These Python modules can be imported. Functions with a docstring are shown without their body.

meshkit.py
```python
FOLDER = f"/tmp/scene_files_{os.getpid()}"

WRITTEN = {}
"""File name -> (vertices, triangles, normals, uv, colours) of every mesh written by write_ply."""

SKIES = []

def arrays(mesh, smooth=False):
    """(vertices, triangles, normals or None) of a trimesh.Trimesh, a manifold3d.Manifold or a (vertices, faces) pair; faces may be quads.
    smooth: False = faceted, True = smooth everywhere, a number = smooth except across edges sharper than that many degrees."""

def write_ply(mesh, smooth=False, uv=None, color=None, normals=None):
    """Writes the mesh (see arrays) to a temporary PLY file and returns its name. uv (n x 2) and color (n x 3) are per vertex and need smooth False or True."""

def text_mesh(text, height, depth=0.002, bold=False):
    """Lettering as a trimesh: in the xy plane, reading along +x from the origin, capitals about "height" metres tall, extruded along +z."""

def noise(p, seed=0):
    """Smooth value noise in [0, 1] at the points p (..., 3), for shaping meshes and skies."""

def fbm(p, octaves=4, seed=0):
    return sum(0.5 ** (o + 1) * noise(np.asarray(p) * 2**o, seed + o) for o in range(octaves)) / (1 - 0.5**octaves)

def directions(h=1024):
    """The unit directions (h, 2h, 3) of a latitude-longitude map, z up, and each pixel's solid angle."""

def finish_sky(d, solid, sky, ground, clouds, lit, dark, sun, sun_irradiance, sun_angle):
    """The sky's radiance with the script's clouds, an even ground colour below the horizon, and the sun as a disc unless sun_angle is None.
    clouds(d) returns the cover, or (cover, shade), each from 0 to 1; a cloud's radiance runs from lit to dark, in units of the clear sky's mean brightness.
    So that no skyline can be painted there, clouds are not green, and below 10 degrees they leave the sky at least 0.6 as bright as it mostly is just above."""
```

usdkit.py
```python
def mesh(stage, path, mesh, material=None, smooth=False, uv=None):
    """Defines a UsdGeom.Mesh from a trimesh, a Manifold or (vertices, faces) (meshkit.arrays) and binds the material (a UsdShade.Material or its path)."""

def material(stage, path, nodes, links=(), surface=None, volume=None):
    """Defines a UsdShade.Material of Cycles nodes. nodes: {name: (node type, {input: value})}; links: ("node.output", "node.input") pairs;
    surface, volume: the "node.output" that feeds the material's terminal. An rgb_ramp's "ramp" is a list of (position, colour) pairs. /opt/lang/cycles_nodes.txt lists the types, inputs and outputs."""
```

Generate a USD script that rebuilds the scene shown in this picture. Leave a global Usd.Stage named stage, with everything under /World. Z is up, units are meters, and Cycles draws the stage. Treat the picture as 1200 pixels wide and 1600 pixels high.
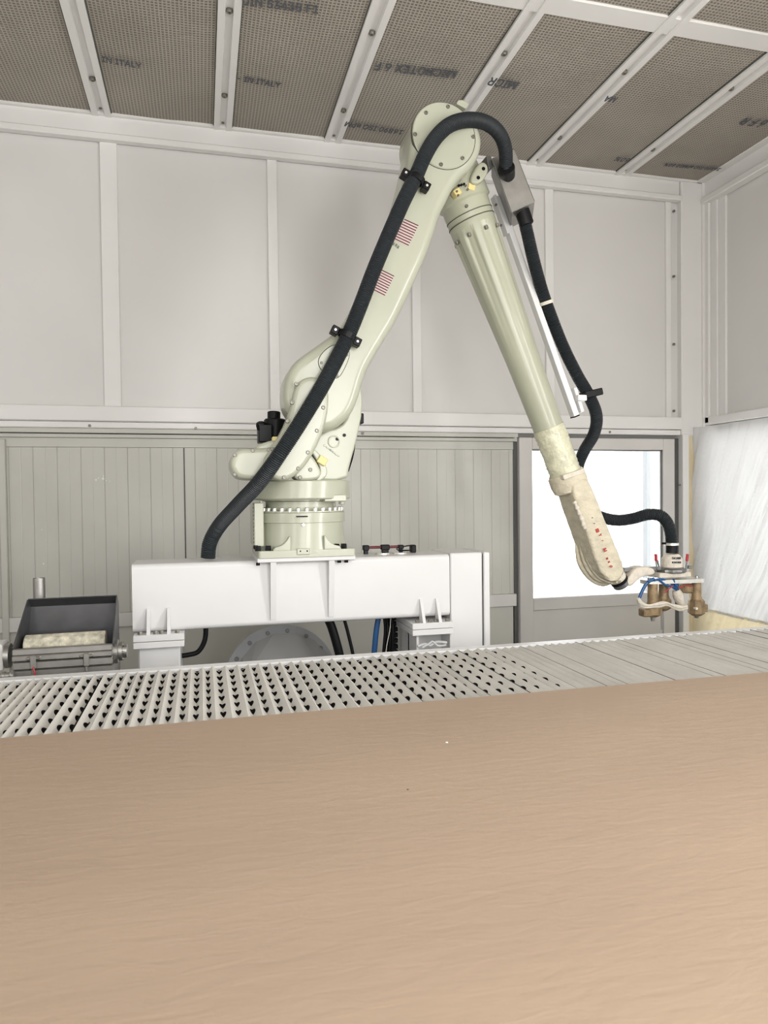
import math, random
import numpy as np, trimesh, usdkit, meshkit
from shapely.geometry import Polygon, Point, box as sbox, LineString
from shapely import affinity
from pxr import Usd, UsdGeom, UsdLux, UsdShade, Gf, Sdf

random.seed(7); RNG = np.random.default_rng(7)
stage = Usd.Stage.CreateInMemory()
UsdGeom.SetStageUpAxis(stage, UsdGeom.Tokens.z); UsdGeom.SetStageMetersPerUnit(stage, 1.0)
UsdGeom.Xform.Define(stage, '/World'); UsdGeom.Scope.Define(stage, '/World/Looks')

# ---------------------------------------------------------------- camera (solved from the photo's vanishing points)
R = np.array([[0.9686731, 0.01120867, -0.24808626], [-0.01609472, 0.99971423, -0.01767554], [0.24781724, 0.0211147, 0.96857668]])
F = 1112.0; CAM = np.array([0, 0, 1.45])
cam = UsdGeom.Camera.Define(stage, '/World/Camera')
rgt, dwn, fwd = [np.array([r[0], r[2], -r[1]]) for r in R]
m4 = Gf.Matrix4d(*rgt, 0, *(-dwn), 0, *(-fwd), 0, *CAM, 1)
cam.AddTransformOp().Set(m4)
cam.CreateHorizontalApertureAttr(36.0); cam.CreateVerticalApertureAttr(48.0)
cam.CreateFocalLengthAttr(36.0 * F / 1200)
cam.CreateFStopAttr(8.7); cam.CreateFocusDistanceAttr(3.3)
cam.CreateClippingRangeAttr(Gf.Vec2f(0.02, 200))
cam.CreateExposureAttr(-1.05)

# ---------------------------------------------------------------- light: white overcast daylight outside, unseen lamp boxes added out of view to shape it
def mat(name, nodes, links=(), surface='p.BSDF', volume=None):
    return usdkit.material(stage, '/World/Looks/' + name, nodes, links, surface, volume)
dome = UsdLux.DomeLight.Define(stage, '/World/sky')
dome.CreateIntensityAttr(3.4); dome.CreateColorAttr(Gf.Vec3f(1.0, 1.0, 1.0))
UNSEEN_LAMPS = [  # centre, width, height, rotation (deg about z; 0 faces +y), power
    ((-1.45, -0.58, 1.95), 0.75, 2.1, 0, 9), ((0.15, -0.58, 1.95), 0.75, 2.1, 0, 14),
    ((1.15, -0.58, 1.95), 0.75, 2.1, 0, 25), ((-2.83, 1.2, 2.1), 0.75, 2.0, -90, 8),
    ((3.425, 0.1, 1.95), 0.9, 2.2, 90, 36)]
for i, (c, w, h, rz, pw) in enumerate(UNSEEN_LAMPS):
    l = UsdLux.RectLight.Define(stage, '/World/unseen_lamp_light' + ('_%03d' % i if i else ''))
    l.CreateWidthAttr(w - .08); l.CreateHeightAttr(h - .08); l.CreateIntensityAttr(pw); l.CreateColorAttr(Gf.Vec3f(1.0, 0.99, 0.975))
    l.AddTranslateOp().Set(Gf.Vec3d(*c)); l.AddRotateZOp().Set(rz); l.AddRotateXOp().Set(90)

# ---------------------------------------------------------------- pixel helpers: a photo pixel and a real depth give a point of the place
def ray(px, py):
    d = R.T @ np.array([px - 600, py - 800, F]); return np.array([d[0], d[2], -d[1]])
def P(px, py, Y): r = ray(px, py); return CAM + r * (Y / r[1])
def PX(px, py, X): r = ray(px, py); return CAM + r * (X / r[0])
def PZ(px, py, Z): r = ray(px, py); return CAM + r * ((Z - CAM[2]) / r[2])
def mpp(px, py, Y): return np.linalg.norm(P(px + 1, py, Y) - P(px, py, Y))

# ---------------------------------------------------------------- scene tree helpers
USED = {}
def numbered(parent, name):
    k = (parent, name); n = USED.get(k, 0); USED[k] = n + 1
    return parent + '/' + name + ('_%03d' % n if n else '')
ORG = {}
def thing(name, label=None, cat=None, loc=(0, 0, 0), group=None, kind=None, parent='/World'):
    path = numbered(parent, name)
    x = UsdGeom.Xform.Define(stage, path)
    if parent == '/World': x.AddTranslateOp().Set(Gf.Vec3d(*map(float, loc))); ORG[path] = np.array(loc, float)
    else: ORG[path] = ORG[parent]
    tag(path, label, cat, group, kind); return path
def tag(path, label=None, cat=None, group=None, kind=None):
    p = stage.GetPrimAtPath(path)
    for k, v in (('label', label), ('category', cat), ('group', group), ('kind', kind)):
        if v: p.SetCustomDataByKey(k, v)
    return path
def obj(name, mesh, material, parent='/World', smooth=35, label=None, cat=None, group=None, kind=None):
    v, f, _ = meshkit.arrays(mesh)
    o = ORG.get(parent, np.zeros(3)) if parent != '/World' else np.zeros(3)
    path = numbered(parent, name)
    usdkit.mesh(stage, path, trimesh.Trimesh(v - o, f, process=False), material, smooth)
    ORG[path] = o
    tag(path, label, cat, group, kind); return path
cat_ = trimesh.util.concatenate

# ---------------------------------------------------------------- shape helpers
def bx(x0, x1, y0, y1, z0, z1, c=0.0):
    if c <= 0:
        m = trimesh.creation.box((x1 - x0, y1 - y0, z1 - z0)); m.apply_translation(((x0 + x1) / 2, (y0 + y1) / 2, (z0 + z1) / 2)); return m
    c = min(c, .49 * (x1 - x0), .49 * (y1 - y0), .49 * (z1 - z0))
    pts = []
    for x in ((x0, x0 + c), (x1, x1 - c)):
        for y in ((y0, y0 + c), (y1, y1 - c)):
            for z in ((z0, z0 + c), (z1, z1 - c)):
                pts += [(x[0], y[1], z[1]), (x[1], y[0], z[1]), (x[1], y[1], z[0])]
    return trimesh.convex.convex_hull(np.array(pts))
def frame_of(d):
    d = np.asarray(d, float); d /= np.linalg.norm(d)
    a = np.array([0, 0, 1.0]) if abs(d[2]) < .9 else np.array([1.0, 0, 0])
    u = np.cross(a, d); u /= np.linalg.norm(u); return u, np.cross(d, u), d
def lathe(p0, d, prof, seg=32, mod=None, ref=None, cap=True):
    """Surface of revolution: prof = [(distance along d, radius)...]; mod(angle, t) multiplies the radius."""
    p0 = np.asarray(p0, float); u, w, d = frame_of(d)
    if ref is not None:
        u = np.asarray(ref, float) - np.dot(ref, d) * d; u /= np.linalg.norm(u); w = np.cross(d, u)
    an = np.linspace(0, 2 * np.pi, seg, endpoint=False); V = []; Fc = []
    for t, r in prof:
        rr = np.full(seg, r) if mod is None else r * np.array([mod(a, t) for a in an])
        V.append(p0 + d * t + np.outer(rr * np.cos(an), u) + np.outer(rr * np.sin(an), w))
    n = len(prof)
    for i in range(n - 1):
        for j in range(seg):
            a, b = i * seg + j, i * seg + (j + 1) % seg; Fc += [(a, b, b + seg), (a, b + seg, a + seg)]
    V = np.vstack(V)
    if cap:
        c0, c1 = len(V), len(V) + 1
        V = np.vstack([V, p0 + d * prof[0][0], p0 + d * prof[-1][0]])
        for j in range(seg):
            k = (j + 1) % seg; Fc += [(c0, k, j), (c1, (n - 1) * seg + j, (n - 1) * seg + k)]
    return trimesh.Trimesh(V, np.array(Fc), process=False)
def cyl(a, b, r, seg=24, c=0.0):
    a, b = np.asarray(a, float), np.asarray(b, float); L = np.linalg.norm(b - a)
    return lathe(a, b - a, [(0, r), (L, r)] if c <= 0 else [(0, r - c), (c, r), (L - c, r), (L, r - c)], seg)
def spline(pts, step=0.01):
    pts = np.array(pts, float); p = np.vstack([2 * pts[0] - pts[1], pts, 2 * pts[-1] - pts[-2]]); out = []
    for i in range(1, len(p) - 2):
        n = max(2, int(np.linalg.norm(p[i + 1] - p[i]) / step))
        for t in np.arange(n) / n:
            out.append(.5 * (2 * p[i] + (p[i + 1] - p[i - 1]) * t + (2 * p[i - 1] - 5 * p[i] + 4 * p[i + 1] - p[i + 2]) * t ** 2 + (3 * p[i] - p[i - 1] - 3 * p[i + 1] + p[i + 2]) * t ** 3))
    return np.vstack([out, p[-2]])
def resample(c, step):
    s = np.r_[0, np.cumsum(np.linalg.norm(np.diff(c, axis=0), axis=1))]; n = max(2, int(s[-1] / step) + 1)
    q = np.linspace(0, s[-1], n); return np.stack([np.interp(q, s, c[:, k]) for k in range(3)], 1), q
def tube(pts, r, seg=14, step=0.01, corr=0.0, pitch=0.01, raw=False):
    c = np.array(pts, float) if raw else spline(pts, min(step, .01))
    c, q = resample(c, pitch / 4 if corr else step)
    T = np.gradient(c, axis=0); T /= np.linalg.norm(T, axis=1)[:, None]
    u, w, _ = frame_of(T[0]); an = np.linspace(0, 2 * np.pi, seg, endpoint=False); V = []
    for i in range(len(c)):
        u = u - np.dot(u, T[i]) * T[i]; u /= np.linalg.norm(u); w = np.cross(T[i], u)
        rr = r(q[i] / q[-1]) if callable(r) else r
        if corr: rr += corr * (1, .35, -1, .35)[i % 4]
        V.append(c[i] + rr * (np.outer(np.cos(an), u) + np.outer(np.sin(an), w)))
    n = len(V); V = np.vstack(V); Fc = []
    a = np.arange(n - 1)[:, None] * seg + np.arange(seg)[None]; b = np.arange(n - 1)[:, None] * seg + (np.arange(seg)[None] + 1) % seg
    Fc = np.vstack([np.stack([a, b, b + seg], -1).reshape(-1, 3), np.stack([a, b + seg, a + seg], -1).reshape(-1, 3)])
    V = np.vstack([V, c[0], c[-1]])
    e = [(n * seg, (j + 1) % seg, j) for j in range(seg)] + [(n * seg + 1, (n - 1) * seg + j, (n - 1) * seg + (j + 1) % seg) for j in range(seg)]
    return trimesh.Trimesh(V, np.vstack([Fc, e]), process=False)
def smooth_poly(pts, it=2):
    p = np.array(pts, float)
    for _ in range(it):
        q = np.roll(p, -1, 0); p = np.stack([.75 * p + .25 * q, .25 * p + .75 * q], 1).reshape(-1, 2)
    return p
def slab(poly, y0, y1, bev=0.01, bevb=None, n=5, step=0.006):
    """Solid of a polygon in (x, z) from y0 (front) to y1 with quarter-round edges."""
    bevb = bev * .5 if bevb is None else bevb
    if not isinstance(poly, Polygon): poly = Polygon(poly)
    if not poly.is_valid: poly = poly.buffer(0)
    r = max(bev, bevb) * 1.02
    poly = poly.buffer(-r, 24).buffer(r, 24)
    if poly.geom_type != 'Polygon': poly = max(poly.geoms, key=lambda g: g.area)
    L = poly.exterior.length; k = max(24, int(L / step))
    ring = np.array([poly.exterior.interpolate(t).coords[0] for t in np.linspace(0, L, k, endpoint=False)])
    if Polygon(ring).exterior.is_ccw is False: ring = ring[::-1]
    tn = np.roll(ring, -1, 0) - np.roll(ring, 1, 0); tn /= np.linalg.norm(tn, axis=1)[:, None]
    nin = np.stack([-tn[:, 1], tn[:, 0]], 1)
    lay = [(bev * (1 - math.sin(a)), y0 + bev * (1 - math.cos(a))) for a in np.linspace(0, math.pi / 2, n)]
    lay += [(bevb * (1 - math.cos(a)), y1 - bevb * (1 - math.sin(a))) for a in np.linspace(0, math.pi / 2, n)]
    V = []; Fc = []
    for ins, y in lay:
        q = ring + nin * ins; V.append(np.stack([q[:, 0], np.full(k, y), q[:, 1]], 1))
    for i in range(len(lay) - 1):
        a = i * k + np.arange(k); b = i * k + (np.arange(k) + 1) % k
        Fc += [np.stack([a, b + k, b], 1), np.stack([a, a + k, b + k], 1)]
    for i, flip in ((0, False), (len(lay) - 1, True)):
        pts = V[i][:, [0, 2]]
        import mapbox_earcut as ec
        t = np.asarray(ec.triangulate_float64(pts, np.array([k], np.uint32))).reshape(-1, 3).astype(int)
        a2 = np.cross(pts[t[:, 1]] - pts[t[:, 0]], pts[t[:, 2]] - pts[t[:, 0]])
        t[a2 < 0] = t[a2 < 0][:, ::-1]
        Fc.append((t if not flip else t[:, ::-1]) + i * k)
    m = trimesh.Trimesh(np.vstack(V), np.vstack(Fc), process=False)
    return m
def pxpoly(pts, Y, it=2):
    q = np.array([P(a, b, Y)[[0, 2]] for a, b in pts]); return smooth_poly(q, it) if it else q
def bolt_y(p, r, h=None):     # socket-head bolt facing the camera side (-y)
    h = h or r * .7
    return lathe(np.asarray(p) + [0, .004, 0], (0, -1, 0), [(0, r), (h * .75 + .004, r), (h + .004, r * .82), (h + .004, r * .5), (h * .45 + .004, r * .45)], 14)
def hexz(x, y, z, r, h):
    return lathe((x, y, z), (0, 0, 1), [(0, r), (h * .8, r), (h, r * .85)], 6)
def orient(mesh, o, ex, ey):
    ex = np.asarray(ex, float) / np.linalg.norm(ex); ey = np.asarray(ey, float); ey = ey - np.dot(ey, ex) * ex; ey /= np.linalg.norm(ey); ez = np.cross(ex, ey)
    v = np.array(mesh.vertices); return trimesh.Trimesh(o + v @ np.stack([ex, ey, ez]), mesh.faces, process=False)
def write(text, a, b, up, depth=.0012, bold=False, height=None):
    """Flat lettering whose baseline runs from a to b."""
    a, b = np.asarray(a, float), np.asarray(b, float)
    m = meshkit.text_mesh(text, 0.05, depth, bold); w = m.bounds[1][0]
    s = np.linalg.norm(b - a) / w; m.apply_scale([s, s if height is None else height / .05, 1])
    return orient(m, a, b - a, up)

# ---------------------------------------------------------------- materials
def paint(name, col, rough=.45, var=.04, vscale=6., bump=0.0, bscale=60., coat=0., metallic=0., spec=.5, stretch=(1, 1, 1)):
    c = np.array(col)
    nodes = {'g': ('geometry', {}), 'mp': ('mapping', {'scale': stretch}), 'n': ('noise_texture', {'scale': vscale, 'detail': 4.}),
             'r': ('rgb_ramp', {'ramp': [(.3, tuple(c * (1 - var))), (.7, tuple(np.minimum(c * (1 + var), 1)))]}),
             'p': ('principled_bsdf', {'roughness': rough, 'metallic': metallic, 'coat_weight': coat, 'coat_roughness': .15, 'specular_ior_level': spec})}
    links = [('g.position', 'mp.vector'), ('mp.vector', 'n.vector'), ('n.fac', 'r.fac'), ('r.color', 'p.base_color')]
    if bump:
        nodes['n2'] = ('noise_texture', {'scale': bscale, 'detail': 3.}); nodes['b'] = ('bump', {'strength': 1., 'distance': bump})
        links += [('mp.vector', 'n2.vector'), ('n2.fac', 'b.height'), ('b.normal', 'p.normal')]
    return mat(name, nodes, links)
M_WALL = paint('white_wall_paint', (.70, .688, .668), .42, .02, 2.)
M_STRIP = paint('white_trim_paint', (.79, .78, .762), .38, .02, 3.)
M_LOW = paint('grey_panel_paint', (.55, .545, .50), .42, .05, 2.5)
M_LOWRAIL = paint('pale_rail_paint', (.66, .65, .63), .4, .03, 3.)
M_DOOR = paint('door_frame_paint', (.63, .61, .585), .4, .03, 3.)
M_GAP = paint('dark_seal', (.10, .10, .095), .7)
M_FLOOR = paint('floor_concrete', (.42, .41, .39), .6, .1, 3., .002)
M_CREAM = paint('robot_cream_enamel', (.455, .47, .372), .3, .025, 5., coat=.3)
M_CREAM2 = paint('robot_cream_enamel_shaded', (.44, .452, .345), .33, .03, 5., coat=.2)  # same cream enamel, with the shade on the forearm put into its colour
M_LINE = paint('seam_line', (.09, .09, .07), .7)
M_HOSE = paint('hose_rubber', (.024, .029, .033), .45, .08, 9., spec=.35)
M_BLACK = paint('black_plastic', (.007, .007, .008), .42, spec=.22)
M_STEEL = paint('stainless_steel', (.40, .39, .37), .42, .12, 14., .0003, 90., metallic=1.)
M_STEELD = paint('dull_steel', (.28, .28, .275), .42, .15, 10., metallic=.9)
M_BOLT = paint('bolt_steel', (.22, .21, .18), .4, .1, 30., metallic=.5)
M_ZINC = paint('bright_zinc', (.80, .79, .74), .28, .05, 30., metallic=.7)
M_BEAM = paint('pedestal_white_enamel', (.69, .687, .685), .36, .015, 5.)
M_ALU = paint('white_aluminium', (.78, .78, .78), .3, .03, 8.)
M_YEL = paint('yellow_plastic', (.80, .67, .30), .5)
M_BRASS = paint('paint_caked_brass', (.30, .215, .12), .5, .35, 25., .002, 90., metallic=.35)
M_CLOTH = paint('overspray_cloth', (.66, .60, .46), .65, .12, 16., .006, 45., stretch=(1, 1, 1.6))
M_CLOTHW = paint('pale_wrap', (.74, .68, .58), .7, .1, 30., .004, 80.)
M_SLEEVE = paint('crinkled_film_wrap', (.66, .65, .48), .3, .16, 18., .009, 34., coat=.4)
M_BLUE = paint('blue_air_hose', (.02, .10, .27), .35)
M_RED = paint('red_grip', (.42, .02, .03), .4)
M_DKRED = paint('dark_red_tube', (.12, .02, .025), .4)
M_INK = paint('print_ink', (.10, .105, .12), .8)
M_INK2 = paint('black_ink', (.02, .02, .02), .7)
M_STICK = paint('pink_print', (.56, .44, .41), .5)
M_MAROON = paint('maroon_print', (.09, .02, .03), .6)
M_REDINK = paint('red_tape_print', (.50, .06, .05), .6)
M_FILT = paint('filter_paper', (.63, .61, .57), .8, .06, 7., .0006, 60.)
M_KRAFT = paint('shaded_kraft_liner', (.035, .028, .022), .9)  # brown kraft layer, darkened so the shaded holes come out black
M_HOOD = paint('dark_steel_hood', (.105, .105, .11), .38, .2, 9., metallic=.6)
M_SHADE = paint('shade_black', (.03, .03, .03), .9)  # near black, stands in for the shade below the filters
M_GREYD = paint('duct_grey', (.33, .33, .325), .45, .06, 5.)
M_GREYF = paint('duct_flange_grey', (.42, .43, .45), .4, .05, 5.)
M_TAPE = paint('masking_tape', (.72, .62, .42), .6, .06, 9., .001, 50.)
M_BRUSH = paint('brush_bristle', (.52, .49, .39), .9, .35, 40., .004, 160.)
M_LAMP = paint('unseen_lamp_housing', (.7, .7, .7), .4)
M_GUM = paint('rubber_grey', (.16, .16, .155), .5)

# brown coated paper over the board: fine ripple running across
M_BOARD = mat('brown_board_paper', {
    'g': ('geometry', {}), 'mp': ('mapping', {'scale': (4., 15., 1.), 'rotation': (0, 0, .05)}), 'n': ('noise_texture', {'scale': 3.2, 'detail': 4., 'roughness': .55, 'distortion': .5}),
    'mc': ('mapping', {'scale': (.7, 1.6, 1.)}), 'nc': ('noise_texture', {'scale': 2.2, 'detail': 3.}),
    'r': ('rgb_ramp', {'ramp': [(.3, (.348, .260, .190)), (.7, (.378, .283, .206))]}),
    'b': ('bump', {'strength': 1., 'distance': .0013}),
    'p': ('principled_bsdf', {'roughness': .62, 'specular_ior_level': .22})},
    [('g.position', 'mp.vector'), ('mp.vector', 'n.vector'), ('n.fac', 'b.height'), ('b.normal', 'p.normal'), ('g.position', 'mc.vector'), ('mc.vector', 'nc.vector'), ('nc.fac', 'r.fac'), ('r.color', 'p.base_color')])

# ceiling filter: tan fleece behind a woven net, ~13 mm cells
def wave_nodes(s): return ('wave_texture', {'scale': s, 'distortion': .25, 'detail': 1., 'detail_scale': .4})
M_NET = mat('ceiling_filter_net', {
    'g': ('geometry', {}), 'sx': ('wave_texture', {'wave_type': 'bands', 'bands_direction': 'x', 'scale': 17.5, 'distortion': .35, 'detail': 1., 'detail_scale': .25}),
    'sy': ('wave_texture', {'wave_type': 'bands', 'bands_direction': 'y', 'scale': 17.5, 'distortion': .35, 'detail': 1., 'detail_scale': .25}),
    'mx': ('math', {'math_type': 'maximum'}), 'n': ('noise_texture', {'scale': 2.6, 'detail': 3.}),
    'r': ('rgb_ramp', {'ramp': [(.35, (.215, .193, .160)), (.95, (.455, .415, .36))]}),
    'r2': ('rgb_ramp', {'ramp': [(.3, (.86, .86, .85)), (.7, (1., 1., 1.))]}),
    'm': ('mix_color', {'blend_type': 'multiply', 'fac': 1.}),
    'b': ('bump', {'strength': .7, 'distance': .004}), 'p': ('principled_bsdf', {'roughness': .8})},
    [('g.position', 'sx.vector'), ('g.position', 'sy.vector'), ('g.position', 'n.vector'), ('sx.fac', 'mx.value1'), ('sy.fac', 'mx.value2'), ('mx.value', 'r.fac'), ('n.fac', 'r2.fac'),
     ('r.color', 'm.a'), ('r2.color', 'm.b'), ('m.result', 'p.base_color'), ('mx.value', 'b.height'), ('b.normal', 'p.normal')])
M_GLASS = mat('window_glass', {'t': ('transparent_bsdf', {'color': (.97, .98, .98)}), 'gl': ('glossy_bsdf', {'roughness': .02, 'color': (1, 1, 1)}), 'f': ('fresnel', {'IOR': 1.45}), 'm': ('mix_closure', {})},
              [('f.fac', 'm.fac'), ('t.BSDF', 'm.closure1'), ('gl.BSDF', 'm.closure2')], 'm.closure')
M_FILM = mat('white_masking_film', {'g': ('geometry', {}), 'n': ('noise_texture', {'scale': 5., 'detail': 3.}), 'r': ('rgb_ramp', {'ramp': [(.3, (.84, .84, .84)), (.7, (.90, .90, .90))]}),
              'p': ('principled_bsdf', {'roughness': .2}), 't': ('translucent_bsdf', {'color': (.88, .875, .87)}), 'm': ('mix_closure', {'fac': .45})},
              [('g.position', 'n.vector'), ('n.fac', 'r.fac'), ('r.color', 'p.base_color'), ('p.BSDF', 'm.closure1'), ('t.BSDF', 'm.closure2')], 'm.closure')
M_YFILM = mat('yellow_masking_film', {'p': ('principled_bsdf', {'roughness': .35, 'base_color': (.92, .86, .70)}), 't': ('translucent_bsdf', {'color': (.94, .88, .72)}), 'm': ('mix_closure', {'fac': .4})}, [('p.BSDF', 'm.closure1'), ('t.BSDF', 'm.closure2')], 'm.closure')
M_OUT = paint('outside_white_render', (.85, .86, .87), .6)

# ================================================================ THE ROOM
D = 4.4; XR = 3.495; XL = -2.9; YF = -.65; ZC = 3.648
obj('floor', bx(XL - .1, XR + .1, YF - .1, D + .1, -.1, 0), M_FLOOR, kind='structure', label='grey concrete floor of the spray booth')

# ---- back wall
wb = thing('wall_back', 'white panelled back wall with grey ribbed boards below the mid rail', kind='structure', loc=(0, D, 0))
edges = [XL] + [-1.43, -.492, .447, 1.362, 2.305, 3.23]
for i in range(len(edges)):
    a = edges[i] + .004; b = (edges[i + 1] if i + 1 < len(edges) else 3.36) - .004
    if i == 5: b = 3.225
    obj('upper_panel', bx(a, b, D + .03, D + .08, 1.95, 3.60, .003), M_WALL, wb)
for i, x in enumerate(edges[1:]):
    w = .047 if x in (-.492,) else (.03 if i < 5 else .02)
    obj('cover_strip', bx(x - w, x + w, D + .012, D + .034, 1.985, 3.53, .003), M_STRIP, wb)
obj('top_rail', cat_([bx(XL, 3.31, D - .005, D + .08, 3.545, ZC + .01, .006), bx(XL, 3.31, D - .035, D + .02, 3.512, 3.548, .006)]), M_STRIP, wb)
obj('mid_rail', cat_([bx(XL, 3.31, D - .02, D + .06, 1.905, 1.993, .005), bx(XL, 3.31, D - .01, D + .06, 1.866, 1.902, .004)]), M_STRIP, wb)
for px, py in ((140, 665), (306, 669), (567, 677), (953, 675)):
    obj('screw', bolt_y(P(px, py, D - .012), .008, .004), M_BOLT, wb)
obj('track', cat_([bx(XL, 2.06, D + .0, D + .07, 1.838, 1.866, .003), bx(XL, 2.06, D + .015, D + .07, 1.812, 1.834, .003)]), M_LOW, wb)
obj('header_band', bx(XL, 2.045, D + .03, D + .08, 1.758, 1.812, .002), M_LOW, wb)
x = -1.44
pw_ = .1276
k = 0
while x < 2.03:
    x1 = min(x + pw_, 2.045)
    if abs(x - .0) < 10:
        g = .0035; c = (x + x1) / 2
        prof = [(x + .0003, D + .08), (x + .0003, D + .0365), (x + g, D + .0345)]
        if x1 - x > .1: prof += [(c - .003, D + .0345), (c, D + .0355), (c + .003, D + .0345)]
        prof += [(x1 - g, D + .0345), (x1 - .0003, D + .0365), (x1 - .0003, D + .08)]
        m = trimesh.creation.extrude_polygon(Polygon(prof), 1.757 - .789); m.apply_translation((0, 0, .789))
        obj('plank', m, M_LOW, wb, smooth=False)
    x = x1; k += 1
obj('backing', bx(XL, 2.06, D + .075, D + .10, 0, 1.866), M_GAP, wb)
for x0, x1 in ((XL, -1.443), ):
    obj('plank', bx(x0, x1, D + .0345, D + .08, .789, 1.757, .002), M_LOW, wb)
xj = P(289, 790, D + .034)[0]; obj('panel_joint', bx(xj - .003, xj + .003, D + .031, D + .05, .789, 1.757), M_GAP, wb)
for (px, py), r in (((150, 750), .006), ((154, 747), .004), ((161, 748), .008), ((162, 744), .005), ((166, 751), .004), ((172, 752), .003), ((65, 828), .004), ((68, 881), .005), ((64, 906), .003)):
    obj('paint_splash', lathe(P(px, py, D + .0345), (0, -1, 0), [(0, r), (.0012, r * .7), (.0016, r * .2)], 9), M_STRIP, wb)
obj('chair_rail', bx(XL, 2.045, D + .01, D + .08, .705, .788, .004), M_LOWRAIL, wb)
obj('lower_panel', bx(XL, 2.03, D + .033, D + .08, .0, .704, .002), M_LOW, wb)
obj('door_post_left', bx(-1.10, -1.065, D + .0, D + .05, 0, 1.80, .004), M_LOW, wb)
obj('gap_seal', bx(2.035, 2.062, D + .028, D + .06, 0, 1.812), M_GAP, wb)

# ---- sliding door with the bright window
dr = thing('door_1', 'pale framed sliding door with a tall bright window', kind='structure', loc=(2.6, D, 0))
obj('stile', bx(2.066, 2.162, D - .0, D + .05, .02, 1.84, .004), M_DOOR, dr)
obj('stile', bx(3.173, 3.268, D - .0, D + .05, .02, 1.84, .004), M_DOOR, dr)
obj('door_rail', bx(2.162, 3.173, D - .0, D + .05, 1.76, 1.84, .004), M_DOOR, dr)
obj('door_rail', bx(2.162, 3.173, D - .0, D + .05, .668, .752, .004), M_DOOR, dr)
obj('door_panel', bx(2.162, 3.173, D + .012, D + .05, .02, .668, .002), M_DOOR, dr)
obj('pane', bx(2.162, 3.173, D + .022, D + .028, .752, 1.76), M_GLASS, dr, smooth=False)
obj('gasket', cat_([bx(3.160, 3.173, D + .012, D + .022, .752, 1.76), bx(2.162, 3.173, D + .012, D + .022, 1.752, 1.76)]), M_GUM, dr)
obj('head_track', cat_([bx(2.06, 3.28, D + .01, D + .05, 1.842, 1.866)]), M_GUM, dr)
obj('wall_head', bx(2.06, 3.31, D + .05, D + .1, 1.84, 1.97), M_WALL, wb)
obj('gap_seal', bx(3.268, 3.312, D + .02, D + .06, 0, 1.845), M_GAP, wb)
# outside, seen through the window
obj('outside_wall', cat_([bx(2.0, 5.5, 7.0, 7.1, -.1, 4.0)]), M_OUT, kind='structure', label='overexposed white wall outside the door window')
obj('outside_post', bx(P(1010, 800, 5.6)[0], P(1017, 800, 5.6)[0], 5.6, 5.66, -.1, 3.0, .005), paint('outside_grey_post', (.2, .21, .215), .5), label='thin white vertical post outside the door window', cat='post')
obj('outside_ground', bx(1.5, 6.0, D + .12, 9.0, -.2, -.1), M_OUT, kind='structure', label='pale ground outside the door window')

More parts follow.
